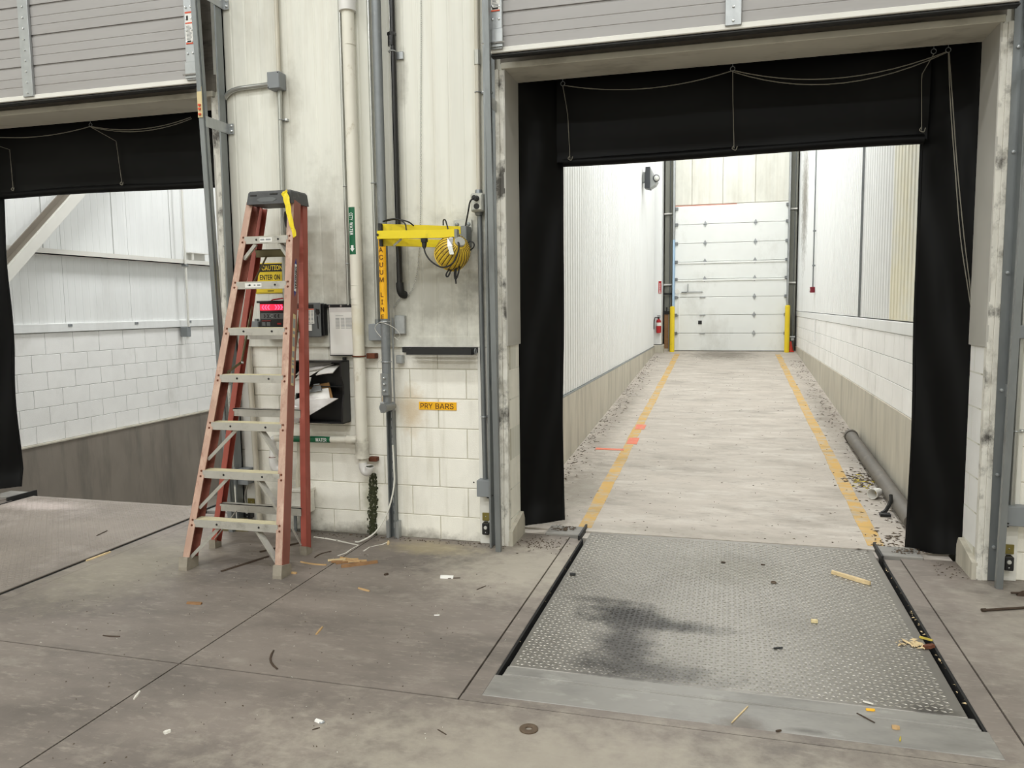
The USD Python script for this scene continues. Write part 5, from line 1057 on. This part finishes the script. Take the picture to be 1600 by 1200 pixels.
part(es, 'plate', box(-1.432, -1.376, 11.652, 11.658, 1.835, 2.09), m_red); part(es, 'white_field', box(-1.415, -1.393, 11.65, 11.652, 1.87, 2.05), m_wink)
part(es, 'arrow', prism([(-.02, 0), (.02, 0), (0, -.035)], (-1.404, 11.652, 1.865), (1, 0, 0), (0, 0, 1), .002), m_wink); part(es, 'strokes', cat_([box(-1.41, -1.398, 11.649, 11.65, z, z + .012) for z in np.arange(1.89, 2.04, .02)]), m_red)
wk = thing('wall_pack_light', 'dark wedge wall light high on the left ramp wall', 'light fixture', (-1.45, 9.3, 3.7))
part(wk, 'mount', box(-1.515, -1.47, 9.24, 9.36, 3.74, 3.92, .005), m_silver)
part(wk, 'housing', hull([(-1.475, 9.18, 3.64), (-1.475, 9.42, 3.64), (-1.46, 9.18, 3.99), (-1.46, 9.42, 3.99), (-1.38, 9.16, 3.62), (-1.38, 9.44, 3.62), (-1.38, 9.16, 3.99), (-1.38, 9.44, 3.99)]), m_bronze)
part(wk, 'face', hull([(-1.378, 9.17, 3.63), (-1.378, 9.43, 3.63), (-1.378, 9.17, 3.985), (-1.378, 9.43, 3.985), (-1.29, 9.17, 3.68), (-1.29, 9.43, 3.68), (-1.25, 9.2, 3.74), (-1.25, 9.4, 3.74)]), m_silver)
part(wk, 'lens', lathe([(0, .05), (.03, .045), (.048, .02), (.05, 0)], (-1.27, 9.17, 3.79), (.5, -1, 0), 18), m_lens, 30)
part(wk, 'lens_ring', torus((-1.27, 9.165, 3.79), (.5, -1, 0), .052, .012, 18, 6), m_bronze)
fa = thing('alarm_strobe', 'small dark red fire alarm strobe on the right ramp wall', 'alarm', (1.26, 8.63, 1.78))
part(fa, 'box', box(1.235, 1.305, 8.58, 8.68, 1.77, 1.86, .006), m_dred); part(fa, 'lens', box(1.215, 1.236, 8.585, 8.62, 1.79, 1.835, .004), m_wink)
cdr = thing('alarm_conduit', 'thin dark conduit rising from the fire alarm strobe', 'conduit', (1.28, 8.63, 1.86))
part(cdr, 'pipe', cyl((1.278, 8.63, 1.86), (1.278, 8.63, 7.1), .011, 8), m_track); 
for z in (2.2, 2.75, 4.05): part(cdr, 'clip', box(1.262, 1.305, 8.61, 8.65, z - .012, z + .012), m_track)
wpst = thing('wooden_post', 'brown wooden timber standing behind the left bollard', 'timber', (-1.29, 12.0, .65))
part(wpst, 'timber', box(-1.335, -1.245, 11.98, 12.06, .66, 1.44, .004), m_wood2); part(wpst, 'bracket', cat_([box(-1.36, -1.21, 11.97, 11.98, 1.4, 1.47), box(-1.3, -1.27, 11.95, 11.98, 1.44, 1.55)]), m_black)
part(wpst, 'foot', box(-1.34, -1.235, 11.96, 12.06, .61, .68), m_curb); part(wpst, 'chain', cyl((-1.24, 11.96, .68), (-1.24, 11.96, 1.4), .008, 6), m_galv)
cn = thing('traffic_cone', 'red traffic cone half hidden behind the right bollard', 'traffic cone', (1.19, 11.95, rz(11.95)))
part(cn, 'cone', lathe([(.06, 0), (.055, .01), (.018, .2), (.0, .205)], (1.19, 11.95, rz(11.95) + .012), (0, 0, 1), 18), m_cone, 30); part(cn, 'base', box(1.12, 1.26, 11.88, 12.02, rz(11.95), rz(11.95) + .014, .004), m_cone)
vc = thing('valve_cluster', 'small grey pipe valve beside the right column', 'valve', (1.22, 12.05, .8))
part(vc, 'pipe', cyl((1.235, 12.08, .66), (1.235, 12.08, 1.5), .012, 8), m_track); part(vc, 'body', cat_([cyl((1.18, 12.06, .92), (1.28, 12.06, .92), .02, 8), box(1.2, 1.26, 12.0, 12.05, .85, .9)]), m_galv)
# long pipe lying against the right curb
P0, P1 = np.array((1.215, 3.62, rz(3.62) + .062)), np.array((1.235, .85, rz(.85) + .062))
bpipe = thing('bumper_pipe', 'long dark pipe lying on the ramp along the right curb', 'pipe', (1.22, 2.2, 0))
part(bpipe, 'pipe', tube([P0, P0 * .62 + P1 * .38, P0 * .25 + P1 * .75, P1], .058, 20), m_blackhose, 30)
part(bpipe, 'collar', tube([P0 + (0, .04, .003), P0 + (0, -.02, .001)], .068, 20), m_blackhose, 30)
part(bpipe, 'bore', cyl(P0 + (0, .035, .003), P0 + (0, .0415, .003), .05, 18), m_dark)
bk = thing('pipe_saddle', 'bent black steel saddle strap under the curb pipe', 'strap', (1.14, 1.25, rz(1.25)))
part(bk, 'strap', tube(smooth_path([(1.10, 1.2, rz(1.2) + .012), (1.13, 1.22, rz(1.2) + .03), (1.165, 1.25, rz(1.25) + .09), (1.17, 1.28, rz(1.25) + .13)]), .014, 6), m_rubber); part(bk, 'foot', box(1.08, 1.15, 1.14, 1.2, rz(1.17), rz(1.17) + .02), m_rubber)
cup = thing('paper_cup', 'white paper cup lying on its side by the curb pipe', 'cup', (1.1, 1.62, rz(1.6)))
ca = np.array((-.55, -.75, 0)); ca /= np.linalg.norm(ca)
part(cup, 'wall', lathe([(.03, -.05), (.032, -.05), (.041, .055), (.037, .055), (.028, -.045)], (1.125, 1.63, rz(1.63) + .042), ca, 20), m_paper, 30); part(cup, 'rim', torus(np.array((1.125, 1.63, rz(1.63) + .042)) + ca * .055, ca, .04, .003, 20, 6), m_paper); part(cup, 'stained_bottom', lathe([(0, 0), (.029, 0)], np.array((1.125, 1.63, rz(1.63) + .042)) - ca * .044, ca, 18), m_tan)
def litter(n, fx, fy, size, m, name, label, seed, zf=rz, cat='litter'):
    r_ = np.random.default_rng(seed); ms = []
    for i in range(n):
        x, y = min(1.284, max(-1.484, fx(r_))) if zf is rz else fx(r_), fy(r_); L = size * (.4 + r_.random()); w = L * (.15 + .35 * r_.random()); a = r_.random() * 6.28
        c_, s_ = math.cos(a), math.sin(a); z = zf(y) + .001
        ps = [(-L / 2, 0, 0), (0, -w / 2, .002 + .3 * w * r_.random()), (L / 2, 0, 0), (0, w / 2, .001)]
        V = np.array([(x + p * c_ - q * s_, y + p * s_ + q * c_, z + h) for p, q, h in ps] + [(x, y, z + .004)])
        ms.append(trimesh.Trimesh(V, [(0, 1, 4), (1, 2, 4), (2, 3, 4), (3, 0, 4), (0, 2, 1), (0, 3, 2)], process=False))
    single(name, cat_(ms), m, label, cat, kind='stuff')
litter(520, lambda r: -1.49 + abs(r.normal()) * .10, lambda r: .5 + 10.5 * r.random() ** 1.3, .035, m_litter, 'leaf_litter', 'dry brown leaf litter drifted along the left curb of the ramp', 1)
litter(420, lambda r: 1.28 - abs(r.normal()) * .12, lambda r: 1 + 9.5 * r.random() ** 1.2, .035, m_litter, 'leaf_litter', 'dry brown leaf litter drifted along the right curb of the ramp', 2)
litter(150, lambda r: 1.10 + r.normal() * .07, lambda r: 2.15 + r.normal() * .2, .045, m_litter, 'leaf_litter', 'heap of brown leaves beside the middle of the curb pipe', 3)
litter(40, lambda r: 1.08 + r.normal() * .05, lambda r: 2.1 + r.normal() * .12, .05, m_ylitter, 'yellow_leaves', 'yellow leaves among the heap by the curb pipe', 4)
litter(300, lambda r: -1.2 + 2.4 * r.random(), lambda r: .5 + 11 * r.random() ** 1.5, .02, m_litter, 'ramp_debris', 'dark crumbs scattered over the open ramp floor', 5)
litter(110, lambda r: 1.1 + r.normal() * .1, lambda r: .62 + r.normal() * .13, .04, m_litter, 'leaf_litter', 'dark leaf debris at the foot of the right black curtain', 6)
litter(70, lambda r: -1.1 + r.normal() * .05, lambda r: .38 + r.normal() * .03, .03, m_litter, 'leaf_litter', 'brown debris piled on the left bumper block', 7, zf=lambda y: .019)
litter(60, lambda r: 1.12 + r.normal() * .06, lambda r: .38 + r.normal() * .03, .03, m_litter, 'leaf_litter', 'brown debris piled on the right bumper block', 8, zf=lambda y: .019)
litter(160, lambda r: -1.2 + r.normal() * .09, lambda r: .05 + r.normal() * .08, .016, m_litter, 'jamb_debris', 'crumbs on the concrete beside the left jamb of the ramp opening', 9, zf=lambda y: 0)
litter(170, lambda r: -3.3 + 1.9 * r.random(), lambda r: -.03 - abs(r.normal()) * .05, .02, m_litter, 'wall_debris', 'dark crumbs along the foot of the cream wall', 10, zf=lambda y: 0)
litter(36, lambda r: -.965 + r.normal() * .006, lambda r: -1.7 + 1.9 * r.random(), .02, m_palewood, 'gap_debris', 'pale scraps caught in the left gap of the leveler', 12, zf=lambda y: -.012)
litter(40, lambda r: .935 + r.normal() * .006, lambda r: -1.75 + 1.9 * r.random(), .02, m_palewood, 'gap_debris', 'pale scraps caught in the right gap of the leveler', 13, zf=lambda y: -.012)
litter(60, lambda r: 1.2 + .25 * r.random(), lambda r: -.05 + .28 * r.random(), .016, m_litter, 'jamb_debris', 'crumbs on the concrete beside the right jamb of the ramp opening', 14, zf=lambda y: 0)
litter(220, lambda r: -3.6 + 2.4 * r.random(), lambda r: -.4 - 2.6 * r.random(), .009, m_litter, 'floor_crumbs', 'tiny dark crumbs scattered on the warehouse floor', 15, zf=lambda y: 0)
litter(90, lambda r: -3.6 + 2.6 * r.random(), lambda r: -.4 - 2.4 * r.random(), .008, m_caulk, 'floor_specks', 'tiny white specks scattered on the warehouse floor', 16, zf=lambda y: 0)
litter(36, lambda r: .85 + .03 * r.normal(), lambda r: -1.08 + .02 * r.normal(), .05, m_palewood, 'straw_tuft', 'tuft of pale straw fibres at the right leveler gap', 17, zf=lambda y: .002)

# ------------------------------------------------------------------ scraps on the warehouse floor
def sliver(a, b, w, m, label, name='wood_sliver', cat='wood scrap', h=None, z=0.0, bend=0.0, group=None):
    a, b = np.array((*a, z), float), np.array((*b, z), float); d = b - a; L = np.linalg.norm(d[:2]); n = np.array((-d[1], d[0], 0)) / L
    h = h or w * .45; P = []
    ts = np.linspace(0, 1, 6)
    V = []
    for i, t in enumerate(ts):
        ww = w * (.55 + .45 * math.sin(math.pi * (t * .8 + .12))) * (1 + rng.uniform(-.18, .18)); c = a + d * t + n * bend * math.sin(math.pi * t)
        V += [c - n * ww / 2, c + n * ww / 2, c + n * ww * .35 + (0, 0, h), c - n * ww * .3 + (0, 0, h * (1 + rng.uniform(-.25, .1)))]
    F = []
    for i in range(5):
        for j in range(4):
            q = (i * 4 + j, i * 4 + (j + 1) % 4, (i + 1) * 4 + (j + 1) % 4, (i + 1) * 4 + j); F += [(q[0], q[1], q[2]), (q[0], q[2], q[3])]
    F += [(0, 2, 1), (0, 3, 2), (20, 21, 22), (20, 22, 23)]
    return single(name, trimesh.Trimesh(np.array(V), F, process=False), m, label, cat, group=group)
sliver((-2.838, -1.45), (-2.754, -1.44), .022, m_wood2, 'brown wood chip lying on the floor in front of the ladder')
sliver((-2.964, -1.918), (-2.872, -1.909), .009, m_twig, 'thin dark stick left of the floor joint crossing', 'stick', 'stick', bend=-.004)
sliver((-3.965, -.97), (-3.955, -.776), .018, m_palewood, 'pale yellow wood strip along the edge of the dusty leveler', z=-.002)
sliver((-4.338, -.484), (-4.362, -.357), .008, m_twig, 'dark stick lying on the dusty tread plate', 'stick', 'stick', z=.001)
sliver((-2.043, -1.866), (-1.919, -2.034), .011, m_twig, 'curved dark stick right of the floor joint crossing', 'stick', 'stick', bend=-.022)
sliver((-1.94, -1.653), (-1.955, -1.563), .012, m_wood, 'short tan stick in the middle of the open floor', 'stick', 'stick')
sliver((-2.346, -2.422), (-2.372, -2.358), .012, m_caulk, 'pale grout chip beside the diagonal floor joint', 'grout_chip', 'chip')
sliver((-2.546, -.871), (-2.508, -.874), .02, m_wood, 'small tan chip near the front right ladder foot')
sliver((-1.531, -2.388), (-1.497, -2.397), .018, m_paper, 'small crumpled white paper bit near the bottom of the photo', 'paper_bit', 'paper')
sliver((-1.509, -2.452), (-1.489, -2.431), .006, m_twig, 'tiny dark stick beside the crumpled paper bit', 'stick', 'stick')
sliver((-2.044, -2.615), (-2.031, -2.593), .018, m_caulk, 'grey pebble chip on the near floor', 'grout_chip', 'chip')
pile = [((-2.41, -.60), (-2.26, -.545), .02, m_wood), ((-2.40, -.64), (-2.27, -.60), .016, m_wood2), ((-2.38, -.56), (-2.22, -.60), .014, m_wood), ((-2.36, -.655), (-2.24, -.57), .012, m_wood2), ((-2.33, -.62), (-2.19, -.57), .02, m_wood), ((-2.43, -.63), (-2.33, -.58), .012, m_palewood)]
plab = ['tan splinter crossing the middle of the wood heap', 'dark splinter at the left middle of the wood heap', 'tan splinter along the rear of the wood heap', 'narrow dark splinter at the front left of the wood heap', 'broad tan splinter in the centre of the wood heap', 'palest splinter at the left end of the wood heap']
for i, (a, b, w, m) in enumerate(pile): sliver(a, b, w, m, plab[i], 'wood_splinter', 'wood scrap', group='splinters in the heap right of the ladder', z=.003 * (i % 3), h=.012)
sliver((-2.298, -.703), (-2.117, -.567), .028, m_wood2, 'longest brown splinter pointing right from the wood heap', 'wood_splinter', h=.016)
sliver((-2.601, -.669), (-2.409, -.687), .014, m_wood, 'long thin curved sliver between ladder foot and wood heap', 'wood_splinter', bend=-.012)
sliver((-2.556, -.571), (-2.517, -.424), .01, m_twig, 'dark bent twig between ladder and wood heap', 'stick', 'stick', bend=.02)
sliver((-1.633, -.734), (-1.556, -.723), .03, m_paper, 'torn white paper scrap on the floor below the grey junction box', 'paper_scrap', 'paper')
sliver((-1.585, -.738), (-1.516, -.713), .008, m_twig, 'dark twig touching the torn white paper scrap', 'stick', 'stick')
sliver((-2.029, -1.013), (-1.944, -1.045), .014, m_wood, 'tan sliver between wood heap and leveler')
sliver((-1.361, -.876), (-1.329, -.805), .007, m_twig, 'short dark stick near the leveler corner', 'stick', 'stick')
sliver((-1.973, -.777), (-1.964, -.752), .022, m_twig, 'small black chip right of the wood heap', 'dark_chip', 'chip')
sliver((-1.462, -1.286), (-1.436, -1.276), .008, m_paper, 'tiny white paper strip left of the leveler', 'paper_bit', 'paper')
sliver((-1.047, -2.332), (-1.003, -2.358), .005, m_twig, 'thin stick left of the steel washer', 'stick', 'stick')
sliver((-2.24, -.13), (-2.21, -.2), .02, m_palewood, 'pale chip at the foot of the strut channel')
wd_ = sliver((.604, -.12), (.79, -.276), .03, m_palewood, 'pointed pale wooden stake lying on the tread plate', 'wooden_stake', 'stake', h=.02, z=0)
sliver((.888, -1.116), (.935, -1.085), .03, m_rust, 'curled rust red leaf at the right leveler gap', 'dry_leaf', 'leaf', z=.001)
sliver((.895, -.99), (.945, -1.02), .016, m_ylitter, 'bent tan leaf stalk above the rust red leaf', 'dry_leaf', 'leaf', z=.001)
sliver((.538, -1.784), (.571, -1.78), .014, m_ylabel, 'small yellow plastic bit at the front leveler hinge', 'plastic_bit', 'plastic scrap', z=.001)
sliver((.029, -2.012), (.092, -1.866), .006, m_palewood, 'white straw-thin stick on the steel sill plate', 'stick', 'stick', h=.004)
sliver((.189, -2.034), (.208, -2.022), .01, m_twig, 'stubby dark stick on the steel sill plate', 'stick', 'stick')
sliver((.5, -1.819), (.555, -1.879), .006, m_twig, 'thin dark twig across the hinge bar', 'stick', 'stick', z=.001)
sliver((.611, -1.9), (.637, -1.9), .022, m_wood, 'tan wood crumb on the right of the sill plate')
sliver((.621, -1.993), (.629, -1.961), .008, m_ylitter, 'small yellow stalk near the corner of the sill plate', 'stick', 'stick')
sliver((.538, -1.715), (.574, -1.729), .01, m_caulk, 'grey sliver at the front edge of the tread plate', z=.001)
sliver((.218, -1.286), (.259, -1.271), .012, m_rubber, 'black rubber strip lying on the tread plate', 'rubber_strip', 'rubber scrap', z=.001)
sliver((.415, -.915), (.447, -.915), .026, m_tan, 'crumpled tan wad on the middle of the tread plate', 'crumpled_wad', 'scrap', h=.014, z=.001)
sliver((-.897, -.507), (-.863, -.507), .018, m_rubber, 'dark plug near the left edge of the tread plate', 'plug', 'plug', z=.001, h=.012)
sliver((-.03, -.065), (-.004, -.068), .014, m_twig, 'dark nub near the far end of the tread plate', 'dark_chip', 'chip', z=.001)
sliver((.205, -.055), (.229, -.058), .012, m_twig, 'second dark nub near the far end of the plate, right of the first', 'dark_chip', 'chip', z=.001)
def washer(x, y, R, r, label, z=0, m=None):
    n = 28; single('washer', lathe([(r, 0), (R, 0), (R, .004), (R - .003, .006), (r + .002, .006), (r, .004), (r, 0)], (x, y, z), (0, 0, 1), n), m or m_washer, label, 'washer', 30)
washer(-.712, -2.245, .036, .012, 'large rusty steel washer lying in front of the leveler')
washer(-1.5, -2.395, .01, .004, 'small bright washer on the floor left of the large one', m=m_galv)
washer(.264, -.367, .016, .010, 'thin dark ring lying on the tread plate', z=.001)
rd = thing('steel_rod', 'thin dark steel rod lying on the floor at the right edge', 'rod', (1.45, -.5, 0))
part(rd, 'shaft', cyl((1.284, -.561, .008), (1.75, -.37, .008), .007, 8), m_twig, 30); part(rd, 'tip', cyl((1.276, -.5645, .009), (1.296, -.556, .009), .0095, 8), m_twig, 30)
cl = thing('rusty_clamp', 'small rusty clamp on the floor by the right foot board', 'clamp', (1.55, -.26, 0))
part(cl, 'body', hull([(1.525, -.275, 0), (1.575, -.275, 0), (1.575, -.24, 0), (1.53, -.24, 0), (1.55, -.27, .03), (1.575, -.25, .028)]), m_twig); part(cl, 'screw', cyl((1.5, -.265, .012), (1.56, -.258, .016), .006, 8), m_twig)
# timber and strip on the floor under the ladder
ft = sliver((-2.98, -.95), (-2.86, -.62), .02, m_twig, 'dark flat strip lying on the floor under the ladder', 'floor_strip', 'strip', h=.008)
sliver((-2.97, -.55), (-2.80, -.28), .018, m_twig, 'second dark strip on the floor behind the ladder', 'floor_strip', 'strip', h=.008)
def ribbon(P, w, label):
    P = np.array([(*p, 0) for p in P], float); L_, R_ = [], []
    T = np.gradient(P, axis=0)
    for p, t in zip(P, T):
        n = np.array((-t[1], t[0])) / np.linalg.norm(t[:2]); a = w * rng.uniform(.5, 1.2) / 2; L_.append(p[:2] + n * a); R_.append(p[:2] - n * a)
    single('caulk_line', trimesh.creation.extrude_polygon(Polygon(L_ + R_[::-1]).buffer(0), .0015, engine='earcut'), m_caulk, label, 'caulk line')
ribbon([(-2.80, -.15), (-2.7, -.165), (-2.6, -.19), (-2.5, -.225), (-2.405, -.255)], .02, 'jagged white caulk line on the floor right of the ladder')
ribbon([(-2.402, -.262), (-2.41, -.35), (-2.405, -.43), (-2.43, -.5)], .012, 'white caulk line turning along the floor joint')
ribbon([(-2.31, -.37), (-2.31, -.28), (-2.28, -.235), (-2.25, -.2), (-2.235, -.13)], .012, 'white caulk line leading to the strut channel foot')
